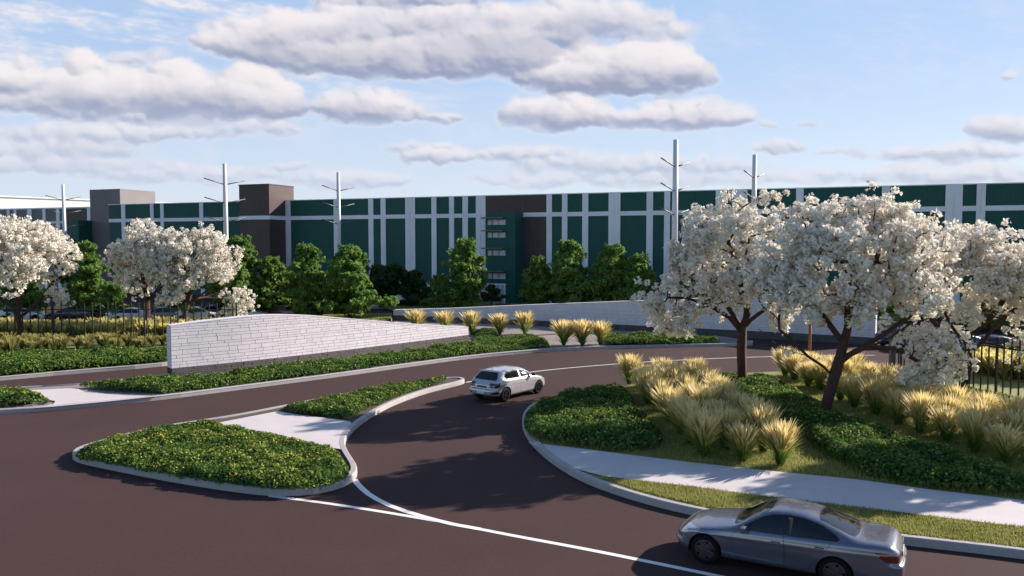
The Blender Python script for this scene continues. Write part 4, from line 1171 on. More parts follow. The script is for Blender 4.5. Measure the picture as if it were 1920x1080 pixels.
    for sx in S['seats']:
        for sy in (-.36, .36):
            b = MB(); x = L / 2 - sx
            b.box(x - .02, x + .48, sy - .24, sy + .24, .40, .54); b.box(x - .16, x - .02, sy - .24, sy + .24, .45, 1.02)
            M = Matrix.Translation((x - .12, sy, 1.12)); b.box(-.05, .05, -.13, .13, -.08, .09, 0, M)
            b.build('seat', M_SEAT, t, bevel=.04)
    b = MB(); x = L / 2 - S['dash'] - .28
    b.tube([(x + .10 * math.sin(a) * 0 - .08 * math.sin(a), .36 + .18 * math.cos(a), S['dashz'] - .03 + .16 * math.sin(a)) for a in np.linspace(0, 2 * math.pi, 19)], .016, 6, caps=False); b.build('steering_wheel', M_TRIM, t, smooth=True)
    # wheels
    hub, r = S['hub'], S['hub']
    wproto = None
    for k, xw in enumerate(wx):
        for sg in (-1, 1):
            if wproto is None:
                w = bpy.data.objects.new('wheel', None); put(w, t)
                wd = .215; prof = [(r * .66, -wd / 2 + .01), (r * .74, -wd / 2), (r * .90, -wd / 2 + .004), (r * .975, -wd / 2 + .03), (r, -wd / 2 + .07), (r, wd / 2 - .07), (r * .975, wd / 2 - .03), (r * .90, wd / 2 - .004), (r * .74, wd / 2), (r * .66, wd / 2 - .01)]
                n = 40; vs = []; fs = []
                for a in range(n):
                    ca, sa = math.cos(2 * math.pi * a / n), math.sin(2 * math.pi * a / n)
                    vs += [(p * ca, q, p * sa) for p, q in prof]
                kk = len(prof)
                for a in range(n):
                    for j in range(kk - 1): fs.append((a * kk + j, ((a + 1) % n) * kk + j, ((a + 1) % n) * kk + j + 1, a * kk + j + 1))
                b = MB(); b.add(vs, fs); b.build('tyre', M_RUBBER, w, smooth=True)
                b = MB()
                # barrel, back plate, spokes, lip (outside is +y)
                rr = r * .67
                lip = [(rr + .004, .10), (rr - .012, .104), (rr - .02, .085), (rr - .024, -.06)]
                vs = []; fs = []
                for a in range(n):
                    ca, sa = math.cos(2 * math.pi * a / n), math.sin(2 * math.pi * a / n)
                    vs += [(p * ca, q, p * sa) for p, q in lip]
                for a in range(n):
                    for j in range(3): fs.append((a * 4 + j, a * 4 + j + 1, ((a + 1) % n) * 4 + j + 1, ((a + 1) % n) * 4 + j))
                b.add(vs, fs, 0)
                b.add([(rr * math.cos(2 * math.pi * a / n), .02, rr * math.sin(2 * math.pi * a / n)) for a in range(n)], [tuple(range(n))[::-1]], 1)
                if rim_style == 'disc':
                    # nearly closed cover with five notches
                    m5 = 60; vs = [(0, .112, 0)]; 
                    for a in range(m5):
                        th = 2 * math.pi * a / m5; ph = (th * 5 / (2 * math.pi)) % 1
                        q = rr * (.93 if abs(ph - .5) > .16 else .62 + .31 * (abs(ph - .5) / .16) ** 2)
                        vs.append((q * math.cos(th), .098, q * math.sin(th)))
                    b.add(vs, [(0, 1 + (a + 1) % m5, 1 + a) for a in range(m5)], 0)
                else:
                    for s in range(5):
                        for e in (-.14, .14):
                            M = Matrix.Rotation(2 * math.pi * s / 5 + e, 4, 'Y')
                            vs = [M @ Vector(p) for p in [(.03, .095, -.020), (.03, .095, .020), (rr * .98, .088, .016), (rr * .98, .088, -.016), (.03, .03, -.020), (.03, .03, .020), (rr * .98, .03, .016), (rr * .98, .03, -.016)]]
                            b.add(vs, [(0, 1, 2, 3), (0, 3, 7, 4), (1, 5, 6, 2), (4, 7, 6, 5), (2, 6, 7, 3)], 0)
                    b.add([(.055 * math.cos(a), .1, .055 * math.sin(a)) for a in np.linspace(0, 2 * math.pi, 13)[:-1]], [tuple(range(12))[::-1]], 0)
                b.build('rim', [rim_mat, M_GAP], w)
                wproto = w
            else:
                w = copy_tree(wproto, t)
            w.location = (L / 2 - xw, sg * (S['W'] / 2 - .125), hub)
            w.rotation_euler = (0, 0, 0 if sg > 0 else math.pi)
    # mirrors, handles
    for sg in (-1, 1):
        x, y, z = S['mirror']
        b = MB(); M = Matrix.Translation((L / 2 - x, sg * (y + .10), z)) @ Matrix.Rotation(-sg * .15, 4, 'Z'); b.box(-.055, .055, -.10, .10, -.065, .065, 0, M)
        b.box(-.03, .03, -.03, .03, -.05, -.01, 1, Matrix.Translation((L / 2 - x, sg * (y - .01), z - .03)))
        b.build('mirror', [S.get('mirror_mat', M_PAINT_), M_TRIM], t, bevel=.022)
        for hx, hz, dn in S['handles']:
            y = S['W'] / 2 - S.get('hy', .022)
            b = MB(); b.box(L / 2 - hx - .10, L / 2 - hx + .10, sg * y - .012, sg * y + .018, hz - .016, hz + .016)
            key = [k for k in objs if k.startswith('door:') and k.endswith(dn + ('L' if sg > 0 else 'R'))]
            b.box(L / 2 - hx - .085, L / 2 - hx + .085, sg * y - .004, sg * y + .004, hz - .040, hz - .018, 1)
            b.build('handle', [S.get('handle_mat', M_PAINT_), M_GAP], objs[key[0]] if key else t, bevel=.006)
    return t, objs
def circ(x, z, r, n=26):
    return [(x + r * math.cos(2 * math.pi * k / n), z + r * math.sin(2 * math.pi * k / n)) for k in range(n)]
def grow_poly(poly, d):
    q = [Vector(p) for p in ccw(poly)]; out = []
    for i in range(len(q)):
        a, b_, e = q[i - 1], q[i], q[(i + 1) % len(q)]
        n1 = (b_ - a).normalized(); n2 = (e - b_).normalized()
        h = Vector((n1.y, -n1.x)) + Vector((n2.y, -n2.x)); h = h / max(h.dot(h) / 2, .4)
        out.append(tuple(b_ + h * d))
    return out
# NB in the build space y>0 becomes the right-hand side (y is flipped on output)
ZL, ZR = (lambda p: p.y < -.40), (lambda p: p.y > .40)
ZT_ = lambda z0: (lambda p: p.z > z0)
def side_cuts(S):
    out = []
    for sd, zone in (('L', ZL), ('R', ZR)):
        for dn, poly in S['doors']:
            out.append(('gap', grow_poly(poly, .007), 'xz', zone, 'body', 5))
            out.append(('door', poly, 'xz', zone, 'door:' + dn + sd, 0))
        zw = (lambda p, zone=zone: zone(p) and p.z > S['zw'])
        out.append(('trim', S['dlo'], 'xz', zw, 'body', 1))
        for k, poly in enumerate(S['panes']):
            out.append(('pane', poly, 'xz', zw, 'side_window:%d%s' % (k, sd), 2))
        for xw in S['wheels']:
            zz = (lambda p, zone=zone: abs(p.y) > .5 and zone(p) and p.z < .85)
            out.append(('arch', circ(xw, S['hub'], S['arch'] + .012), 'xz', zz, 'body', 1))
            out.append(('arch', circ(xw, S['hub'], S['arch']), 'xz', zz, 'body', 99))
    return out
sedan = dict(L=4.68, W=1.81, hub=.335, arch=.375, wheels=(.72, 3.48), rear_bulge=.075, rb_z=.70, rear_under=.10, sig=.055,
    zt=[(0, .60), (.05, .66), (.25, .765), (.6, .85), (1.0, .915), (1.35, .975), (1.5, 1.03), (1.8, 1.195), (2.1, 1.335), (2.35, 1.405), (2.7, 1.43), (3.05, 1.415), (3.4, 1.345), (3.75, 1.225), (4.02, 1.115), (4.18, 1.075), (4.45, 1.07), (4.58, 1.065), (4.66, .98), (4.68, .93)],
    zs=[(0, .55), (.25, .68), (.6, .775), (1.0, .835), (1.4, .875), (2, .905), (3, .94), (3.6, .965), (4.1, .985), (4.5, .99), (4.6, .96), (4.68, .87)],
    zb=[(0, .36), (.08, .24), (.3, .19), (.8, .175), (3.9, .185), (4.4, .22), (4.6, .27), (4.68, .32)],
    w=[(0, .50), (.06, .66), (.2, .775), (.45, .845), (.9, .885), (1.5, .895), (2.4, .902), (3.4, .90), (4.0, .885), (4.35, .845), (4.55, .79), (4.64, .73), (4.68, .67)],
    we=[(0, .40), (.2, .58), (.6, .66), (1.2, .70), (1.45, .715), (1.8, .66), (2.2, .605), (2.7, .58), (3.2, .585), (3.6, .625), (4.0, .68), (4.3, .71), (4.55, .66), (4.68, .56)],
    cr=[(0, .02), (.3, .03), (1.2, .045), (1.5, .05), (2, .05), (2.7, .055), (3.4, .05), (4.0, .035), (4.4, .02), (4.68, .02)],
    zw=.90, dlo=[(1.56, .945), (1.85, 1.11), (2.12, 1.245), (2.36, 1.315), (2.7, 1.345), (3.05, 1.330), (3.42, 1.245), (3.70, 1.125), (3.79, 1.05), (3.74, 1.0), (3.0, .97), (2.2, .95)],
    panes=[[(1.68, .972), (1.88, 1.09), (2.14, 1.217), (2.38, 1.285), (2.585, 1.305), (2.63, .985), (2.2, .972)], [(2.735, .99), (2.69, 1.313), (3.04, 1.300), (3.38, 1.222), (3.64, 1.115), (3.735, 1.05), (3.70, 1.018)]],
    doors=[('front', [(1.50, .30), (1.42, .55), (1.43, .80), (1.55, .925), (2.64, .945), (2.67, .55), (2.66, .27)]), ('rear', [(2.68, .27), (2.69, .55), (2.66, .945), (3.62, .965), (3.58, .88), (3.42, .66), (3.24, .44), (3.12, .27)])],
    dash=1.62, dashz=.93, seats=(2.52, 3.38), mirror=(1.72, .88, .985), handles=[(2.47, .80, 'front'), (3.40, .835, 'rear')])
hatch = dict(L=4.05, W=1.75, hub=.325, arch=.365, wheels=(.82, 3.37), rear_bulge=.085, rb_z=.64, rear_under=.10, sig=.055,
    zt=[(0, .62), (.05, .70), (.25, .81), (.6, .90), (.95, .965), (1.1, 1.02), (1.4, 1.20), (1.7, 1.36), (1.95, 1.435), (2.4, 1.468), (2.9, 1.455), (3.3, 1.42), (3.5, 1.385), (3.62, 1.32), (3.75, 1.16), (3.86, 1.02), (3.92, .985), (4.0, .94), (4.05, .84)],
    zs=[(0, .56), (.25, .71), (.6, .82), (1.0, .89), (1.4, .925), (2, .945), (3, .965), (3.6, .965), (3.8, .955), (3.92, .93), (4.0, .88), (4.05, .78)],
    zb=[(0, .36), (.08, .26), (.3, .20), (.8, .18), (3.4, .19), (3.8, .24), (4.0, .30), (4.05, .34)],
    w=[(0, .48), (.06, .63), (.2, .74), (.5, .815), (.9, .86), (1.6, .873), (2.6, .875), (3.3, .87), (3.65, .85), (3.85, .81), (3.98, .765), (4.05, .72)],
    we=[(0, .40), (.3, .58), (.8, .66), (1.1, .685), (1.5, .63), (1.9, .58), (2.6, .565), (3.2, .565), (3.55, .575), (3.75, .64), (3.9, .69), (4.0, .69), (4.05, .62)],
    cr=[(0, .02), (.3, .03), (1.0, .045), (1.5, .05), (2.4, .055), (3.3, .05), (3.7, .05), (3.9, .02), (4.05, .02)],
    zw=.90, dlo=[(1.20, .975), (1.5, 1.13), (1.8, 1.275), (2.1, 1.345), (2.6, 1.365), (3.08, 1.335), (3.32, 1.25), (3.40, 1.10), (3.34, 1.01), (2.4, .985)],
    panes=[[(1.32, 1.0), (1.53, 1.11), (1.82, 1.245), (2.12, 1.31), (2.19, 1.315), (2.22, 1.005)], [(2.31, 1.010), (2.28, 1.32), (2.6, 1.33), (3.05, 1.302), (3.27, 1.23), (3.345, 1.10), (3.30, 1.035)]],
    doors=[('front', [(1.20, .30), (1.12, .55), (1.14, .82), (1.22, .955), (2.24, .975), (2.26, .55), (2.25, .27)]), ('rear', [(2.27, .27), (2.28, .55), (2.26, .975), (3.22, .995), (3.20, .86), (3.10, .66), (2.94, .44), (2.84, .27)])],
    dash=1.30, dashz=.95, seats=(2.15, 2.95), mirror=(1.42, .86, 1.03), handles=[(2.06, .83, 'front'), (3.02, .85, 'rear')], mirror_mat=M_TRIM)
_wx = lambda v: float(np.interp(v, [-1, 0, .9, 1.5, 2.65, 3.7, 4.2, 4.68, 6], [-1, 0, .82, 1.41, 2.43, 3.47, 4.02, 4.68, 6]))
_iw = lambda v: float(np.interp(v, [-1, 0, .82, 1.41, 2.43, 3.47, 4.02, 4.68, 6], [-1, 0, .9, 1.5, 2.65, 3.7, 4.2, 4.68, 6]))
for k in ('zt', 'zs', 'zb', 'w', 'we', 'cr', 'dlo'): sedan[k] = [(_wx(a), b_) for a, b_ in sedan[k]]
sedan['panes'] = [[(_wx(a), b_) for a, b_ in q] for q in sedan['panes']]
sedan['doors'] = [(n, [(_wx(a), b_) for a, b_ in q]) for n, q in sedan['doors']]
sedan['handles'] = [(_wx(a), b_, n) for a, b_, n in sedan['handles']]
sedan['mirror'] = (_wx(sedan['mirror'][0]),) + sedan['mirror'][1:]; sedan['dash'] = _wx(sedan['dash']); sedan['seats'] = (2.25, 3.05)
sym = lambda half: half + [(x, -y) for x, y in half[::-1]]
sedan['cuts'] = side_cuts(sedan) + [
    ('trim', sym([(1.36, .0), (1.37, .3), (1.41, .60), (1.50, .655), (1.8, .60), (2.2, .54), (2.30, .3), (2.31, .0)]), 'xy', lambda p: p.z > .95 and 1.3 < p.x < 2.4, 'body', 1),
    ('glass', sym([(1.42, .0), (1.43, .3), (1.47, .58), (1.55, .615), (1.8, .572), (2.17, .515), (2.26, .3), (2.27, .0)]), 'xy', lambda p: p.z > .95 and 1.3 < p.x < 2.4, 'windscreen', 2),
    ('trim', sym([(3.30, .0), (3.31, .3), (3.36, .515), (3.7, .565), (3.96, .60), (4.04, .575), (4.09, .3), (4.10, .0)]), 'xy', lambda p: p.z > 1.0 and 3.2 < p.x < 4.2, 'body', 1),
    ('glass', sym([(3.33, .0), (3.34, .3), (3.385, .495), (3.7, .542), (3.94, .575), (4.01, .555), (4.055, .3), (4.065, .0)]), 'xy', lambda p: p.z > 1.0 and 3.2 < p.x < 4.2, 'rear_window', 2),
    ('gap', [(-.60, .66), (-.60, .672), (.60, .672), (.60, .66)], 'yz', lambda p: p.x > 4.45, 'body', 5),
    ('gap', sym([(4.13, .0), (4.13, .66), (4.14, .66), (4.14, .0)]), 'xy', lambda p: p.z > .98 and p.x > 4.0, 'body', 5),
    ('trim', [(-.34, .70), (-.34, .86), (.34, .86), (.34, .70)], 'yz', lambda p: p.x > 4.5, 'body', 1),
    ('trim', [(-.55, .20), (-.62, .36), (.62, .36), (.55, .20)], 'yz', lambda p: p.x > 4.3, 'body', 1)]
for sd, zone in (('L', lambda p: p.y < -.40), ('R', lambda p: p.y > .40)):
    sedan['cuts'] += [('lamp', [(4.22, .905), (4.50, .90), (4.80, .885), (4.80, .70), (4.55, .715), (4.42, .74)], 'xz', (lambda p, z=zone: z(p) and p.x > 4.1 and p.z > .5), 'tail_lamp:' + sd, 3),
                      ('lamp', [(-.06, .60), (.10, .71), (.30, .765), (.62, .80), (.55, .72), (.35, .66), (.1, .60)], 'xz', (lambda p, z=zone: z(p) and p.x < .8 and p.z > .5), 'headlight:' + sd, 4)]
hatch['cuts'] = side_cuts(hatch) + [
    ('trim', sym([(1.02, .0), (1.03, .3), (1.07, .60), (1.16, .63), (1.5, .575), (1.84, .53), (1.92, .3), (1.93, .0)]), 'xy', lambda p: p.z > .95 and .9 < p.x < 2.1, 'body', 1),
    ('glass', sym([(1.08, .0), (1.09, .3), (1.13, .575), (1.2, .60), (1.5, .55), (1.81, .505), (1.88, .3), (1.89, .0)]), 'xy', lambda p: p.z > .95 and .9 < p.x < 2.1, 'windscreen', 2),
    ('trim', [(-.50, 1.335), (-.60, 1.20), (-.66, 1.05), (-.62, 1.0), (.62, 1.0), (.66, 1.05), (.60, 1.20), (.50, 1.335)], 'yz', lambda p: p.x > 3.5 and p.z > .95, 'body', 1),
    ('glass', [(-.47, 1.315), (-.565, 1.20), (-.62, 1.06), (-.59, 1.025), (.59, 1.025), (.62, 1.06), (.565, 1.20), (.47, 1.315)], 'yz', lambda p: p.x > 3.5 and p.z > .95, 'rear_window', 2),
    ('gap', [(-.62, .61), (-.62, .624), (.62, .624), (.62, .61)], 'yz', lambda p: p.x > 3.8, 'body', 5),
    ('trim', [(-.80, .52), (-.60, .47), (-.52, .40), (-.84, .40)], 'yz', lambda p: p.x > 3.7, 'body', 1), ('trim', [(.80, .52), (.60, .47), (.52, .40), (.84, .40)], 'yz', lambda p: p.x > 3.7, 'body', 1),
    ('trim', [(-.85, .20), (-.85, .31), (.85, .31), (.85, .20)], 'yz', lambda p: p.x > 3.75, 'body', 1),
    ('trim', [(-.30, .66), (-.30, .76), (.30, .76), (.30, .66)], 'yz', lambda p: p.x > 3.9, 'body', 1)]
for sd, zone in (('L', lambda p: p.y < -.42), ('R', lambda p: p.y > .42)):
    hatch['cuts'] += [('lamp', [(3.74, .90), (4.2, .885), (4.2, .69), (3.88, .70), (3.78, .76)], 'xz', (lambda p, z=zone: z(p) and p.x > 3.6 and p.z > .5), 'tail_lamp:' + sd, 7),
                      ('lamp', [(-.06, .62), (.10, .74), (.30, .80), (.55, .835), (.5, .75), (.3, .68), (.1, .62)], 'xz', (lambda p, z=zone: z(p) and p.x < .8 and p.z > .5), 'headlight:' + sd, 4)]
sedan['cuts'] = [(n, [(_wx(a), b_) for a, b_ in q] if (pj == 'xy') else q, pj, (lambda p, zz=z: zz(Vector((_iw(p.x), p.y, p.z)))) if pj == 'xy' else z, pt, mi) for n, q, pj, z, pt, mi in sedan['cuts']]
P_BLUE = paint('blue_grey_paint', (.18, .185, .235), .6, .24)
P_SILVER = paint('silver_paint', (.52, .51, .53), .4, .22)
sed, _ = build_car('sedan_car', 'blue-grey four-door sedan seen from its left side at the bottom right', 'car', sedan, P_BLUE, M_RIM2, 'disc')
hat, _ = build_car('hatchback_car', 'silver five-door hatchback driving away around the bend', 'car', hatch, P_SILVER, M_RIM, 'spokes')
def plate_on(t, x, z, w=.46, h=.11):
    b = MB(); b.box(-.012, .006, -w / 2, w / 2, -h / 2, h / 2); o = b.build('number_plate', M_PLATE, t); o.location = (x, 0, z); return o
plate_on(sed, -4.68 / 2 - .062, .775)
plate_on(hat, -4.05 / 2 - .142, .465, .42, .11)
b = MB(); b.tube([(0, 0, 0), (-.03, 0, .05), (-.10, 0, .15)], [.014, .009, .006], 6); o = b.build('aerial', M_TRIM, hat); o.location = (-4.05 / 2 + .72, 0, 1.40)
b = MB(); b.tube([(0, -.56, 0), (0, .56, 0)], .008, 6); o = b.build('boot_trim', M_CHROME, sed); o.location = (-4.68 / 2 - .045, 0, .905)
b = MB(); b.tube([(0, -.58, 0), (0, -.4, .012), (0, 0, .02), (0, .4, .012), (0, .58, 0)], .02, 8); o = b.build('spoiler_lip', P_SILVER, hat, smooth=True); o.location = (-4.05 / 2 + .475, 0, 1.375)
def place_car(t, front_px, rear_px, near, S):
    """Stand a car on the road from the contact points of its two nearer wheels; near=+1: those are its left wheels."""
    f, r = G(*front_px), G(*rear_px)
    h = (f - r).normalized(); left = Vector((-h.y, h.x, 0))
    mid = (f + r) / 2 - left * near * (S['W'] / 2 - .13)
    ctr = mid - h * ((S['L'] / 2 - S['wheels'][0]) + (S['L'] / 2 - S['wheels'][1])) / 2
    t.location = (ctr.x, ctr.y, .006); t.rotation_euler = (0, 0, math.atan2(h.y, h.x))
    return (f - r).length
print('sedan wheelbase', place_car(sed, (1321, 1055), (1567, 1102), 1, sedan))
print('hatch wheelbase', place_car(hat, (1007, 737.5), (946, 752.5), -1, hatch))
# parked cars beyond the fences
PAINTS = {'red': paint('red_paint', (.42, .02, .02), .2), 'white': paint('white_paint', (.75, .75, .75), .0), 'black': paint('black_paint', (.02, .02, .025), .2), 'dark blue': paint('blue_paint', (.03, .06, .20), .3),
          'silver': P_SILVER, 'grey': paint('grey_paint', (.17, .17, .19), .5), 'maroon': paint('maroon_paint', (.16, .015, .02), .3)}
def park(proto, px, py, rz, col, label, s=1.0):
    p = G(px, py); t = copy_tree(proto); t.location = (p.x, p.y, .006); t.rotation_euler = (0, 0, R(rz)); t.scale = (s, s, s)
    t['label'] = label; t['group'] = 'cars parked beyond the fences'
    old = {P_BLUE.name, P_SILVER.name}
    def walk(o):
        for i, sl in enumerate(o.material_slots):
            if sl.material and sl.material.name in old:
                sl.link = 'OBJECT'; sl.material = PAINTS[col]
        for c in o.children: walk(c)
    walk(t)
for a in [(sed, 5, 601, 185, 'red', 'red car behind the fence at the far left edge'), (hat, 42, 603, 20, 'white', 'white car behind the fence, left of the far left blossom trunk'), (sed, 135, 602, 175, 'black', 'black car behind the fence, right of the far left blossom trunk'),
          (hat, 190, 600, 10, 'dark blue', 'dark blue car half hidden by low blossoms behind the fence'), (sed, 226, 596, 100, 'red', 'bright red car glimpsed behind the fence left of the touching blossom pair'),
          (sed, 252, 605, 5, 'silver', 'silver car with pale windows behind the fence by the left trunk of the pair'), (hat, 300, 604, 190, 'grey', 'dark grey car between the two trunks of the blossom pair'), (hat, 372, 603, 15, 'white', 'white car under the right blossom tree of the pair'),
          (sed, 402, 598, 170, 'red', 'red car just above the left shoulder of the sunlit wall'), (hat, 466, 603, 5, 'silver', 'silver grey estate car seen over the top of the sunlit wall'), (sed, 528, 600, 150, 'maroon', 'maroon car over the crest of the sunlit wall'),
          (sed, 505, 590, 160, 'maroon', 'dark red car parked farther back above the crest of the wall'), (sed, 1800, 667, 200, 'dark blue', 'dark blue car behind the right fence beside the blossom trunk'), (sed, 1855, 668, 190, 'black', 'black car behind the right fence near the photo edge'),
          (hat, 1745, 655, 10, 'grey', 'grey car behind the lower blossoms of the leaning tree'), (hat, 1700, 650, 10, 'dark blue', 'small blue car glimpsed beside the gate post')]:
    park(*a)
SKY_S = .085; EXPOSURE = .9
CLOUD_LIT = (.94, .88, .89); CLOUD_SHADE = (.33, .37, .52); HORIZON = (.71, .78, .92); SKY_BLUE = (.47, .64, .92); SKY_COVER = .80
SUN_E = 5.0; SUN_C = (1.0, .89, .79)
# ================================================================ SKY, SUN, CAMERA
w = bpy.data.worlds.new('World'); SC.world = w; w.use_nodes = True
nt = w.node_tree; ns, ls = nt.nodes, nt.links
for n in list(ns): ns.remove(n)
def N(type_, tree=None, **kw):
    n = (tree or nt).nodes.new(type_)
    for k, v in kw.items(): setattr(n, k, v)
    return n
def mth(tree, op, a, b_=None, c=None, clamp=False):
    n = tree.nodes.new('ShaderNodeMath'); n.operation = op; n.use_clamp = clamp
    for i, v in enumerate((a, b_, c)):
        if v is None: continue
        if isinstance(v, (int, float)): n.inputs[i].default_value = v
        else: tree.links.new(v, n.inputs[i])
    return n.outputs[0]
SUN_DIR = Vector((SUN_AZ_VEC.x * math.cos(SUN_EL), SUN_AZ_VEC.y * math.cos(SUN_EL), math.sin(SUN_EL))).normalized()
# the Nishita sky lights the scene
sky = N('ShaderNodeTexSky'); sky.sky_type = 'NISHITA'; sky.sun_disc = False; sky.sun_elevation = SUN_EL
sky.sun_rotation = math.atan2(SUN_DIR.x, SUN_DIR.y)
sky.air_density = 1.0; sky.dust_density = .3; sky.ozone_density = 3.0
bgs = N('ShaderNodeBackground'); bgs.inputs['Strength'].default_value = SKY_S
ls.new(sky.outputs['Color'], bgs.inputs['Color'])
wo = N('ShaderNodeOutputWorld'); ls.new(bgs.outputs[0], wo.inputs['Surface'])

# clouds and horizon air: a dome section 4 km away whose density is computed from noise at every vertex
CL = [ # px, py of the centre, half width, rise, drop, strength, depth of shade
 (20, 150, 75, 44, 25, 1, 0), (165, 168, 90, 56, 40, 1.05, 0), (90, 188, 120, 34, 34, .9, .15), (320, 172, 115, 58, 45, 1.05, 0), (430, 176, 110, 54, 40, 1.05, 0), (520, 190, 52, 42, 35, .9, .1), (300, 206, 250, 20, 28, .85, .45), (240, 110, 40, 20, 12, .5, 0), (300, 96, 32, 13, 10, .4, 0),
 (150, 248, 290, 26, 20, .64, .1), (470, 240, 95, 22, 16, .55, .1),
 (440, 72, 75, 38, 36, 1, -.1), (520, 62, 85, 54, 40, .95, 0), (600, 98, 150, 50, 45, 1, .35), (760, 112, 215, 52, 42, 1.1, .55), (910, 105, 130, 60, 45, 1.0, .5), (830, 34, 270, 36, 34, .9, .05), (760, -5, 180, 20, 24, .9, .8), (1095, 32, 160, 42, 40, .8, 0), (980, 62, 120, 40, 40, .85, .15),
 (640, 50, 150, 42, 40, .85, .1), (930, 72, 160, 42, 40, .9, .25), (1190, 55, 110, 30, 30, .6, 0),
 (1185, 132, 150, 60, 46, 1.15, 0), (1075, 142, 115, 45, 36, 1, .15), (1262, 122, 62, 46, 42, 1, -.05), (1325, 148, 36, 19, 17, .6, 0), (1170, 160, 160, 20, 22, .9, .5),
 (680, 197, 92, 36, 34, 1, .05), (742, 211, 72, 25, 20, .9, .05), (825, 219, 50, 14, 11, .8, 0), (1040, 210, 105, 40, 32, 1, .05), (1190, 223, 90, 26, 20, .9, .1), (1290, 216, 112, 33, 25, .95, .05), (1382, 220, 40, 25, 18, .8, 0),
 (825, 290, 75, 24, 16, .78, 0), (945, 287, 55, 22, 14, .78, 0), (1025, 284, 45, 18, 12, .65, 0), (90, 278, 190, 32, 20, .66, .1), (110, 308, 210, 26, 16, .62, .1), (540, 308, 45, 16, 12, .55, 0), (755, 272, 40, 13, 10, .5, 0), (1462, 274, 50, 18, 12, .74, 0), (1585, 285, 60, 9, 7, .6, 0), (1880, 240, 80, 30, 22, .8, 0), (1800, 285, 150, 24, 18, .74, 0),
 (1180, 308, 250, 28, 22, .66, .1), (1320, 332, 200, 17, 18, .56, .1), (650, 336, 130, 22, 16, .56, .1), (1750, 325, 260, 24, 20, .66, .1), (330, 326, 220, 22, 18, .5, .1), (1060, 337, 200, 20, 14, .5, .1), (1510, 228, 30, 11, 8, .45, 0), (1445, 232, 20, 9, 7, .4, 0), (1890, 142, 10, 10, 8, .35, 0)]
_pg = np.random.default_rng(3).uniform(0, 2 * np.pi, (256, 256))
def perlin(x, y):
    xi = np.floor(x).astype(int); yi = np.floor(y).astype(int); fx = x - xi; fy = y - yi
    u = fx ** 3 * (fx * (fx * 6 - 15) + 10); v = fy ** 3 * (fy * (fy * 6 - 15) + 10)
    def g(i, j, dx, dy):
        a = _pg[(xi + i) % 256, (yi + j) % 256]; return np.cos(a) * dx + np.sin(a) * dy
    a = g(0, 0, fx, fy) * (1 - u) + g(1, 0, fx - 1, fy) * u; b_ = g(0, 1, fx, fy - 1) * (1 - u) + g(1, 1, fx - 1, fy - 1) * u
    return (a * (1 - v) + b_ * v) * 1.5
def fbm(x, y, o, gain=.5, billow=False):
    t = 0; amp = 1; tot = 0
    for k in range(o):
        n = perlin(x * 2 ** k + 17.3 * k, y * 2 ** k - 9.1 * k)
        if billow: n = .5 - 1.6 * np.abs(n)
        t = t + n * amp; tot += amp; amp *= gain
    return t / tot * (1.6 if not billow else 1.5)
d2 = lambda a, b_, s: np.arange(a, b_, s)
AZ = np.radians(np.concatenate([d2(-60, -35, .4), d2(-35, 35, .075), d2(35, 56.3, .4)]))
EL = np.radians(np.concatenate([d2(-.6, 18.2, .072), d2(18.2, 34.2, .4)]))
A_, E_ = np.meshgrid(AZ, EL)
DX, DY, DZ = np.sin(A_) * np.cos(E_), np.cos(A_) * np.cos(E_), np.sin(E_)
cp_, sp_ = math.cos(PITCH), math.sin(PITCH)
dep = DY * cp_ - DZ * sp_
X_ = 960 + F * DX / dep; Y_ = 540 - F * (DY * sp_ + DZ * cp_) / dep
# warp so that outlines curl
wx = fbm(X_ / 95, Y_ / 70, 4) * 22; wy = fbm(X_ / 95 + 50, Y_ / 70 + 31, 4) * 13
xw, yw = X_ + wx, Y_ + wy
val = np.full(X_.shape, -2.0); rel = np.zeros(X_.shape); ws = np.full(X_.shape, 1e-6); far_w = np.zeros(X_.shape)
for px, py, rx, up_, dn, st, dk in CL:
    dx = (xw - px) / (rx * 1.06); dyr = -(yw - py); dy = np.where(dyr > 0, dyr / (up_ * 1.05), -dyr / (dn * 1.05))
    v = (1 - (dx * dx + dy * dy)) * (.55 + .75 * st)
    wgt = np.exp(np.clip(v, -2, 2) * 4)
    rel += wgt * (np.clip(dyr / np.where(dyr > 0, up_, dn), -1.2, 1.2) - dk); ws += wgt
    far_w += wgt * st
    val = np.log(np.exp(np.clip(val, -4, 4) * 5) + np.exp(np.clip(v, -4, 4) * 5)) / 5
rel /= ws; far_w /= ws
gen = fbm(X_ / 420 + 5, Y_ / 150, 4) * 2.2 - .75
out = np.clip((np.abs(A_) - .62) / .08, 0, 1) + np.clip((E_ - .33) / .06, 0, 1)
val = np.where(out > 0, np.maximum(val, gen * np.clip(out, 0, 1) - (1 - np.clip(out, 0, 1))), val)
bil = fbm(xw / 74, yw / 62, 5, .55, True); soft = fbm(X_ / 150, Y_ / 95, 5, .5)
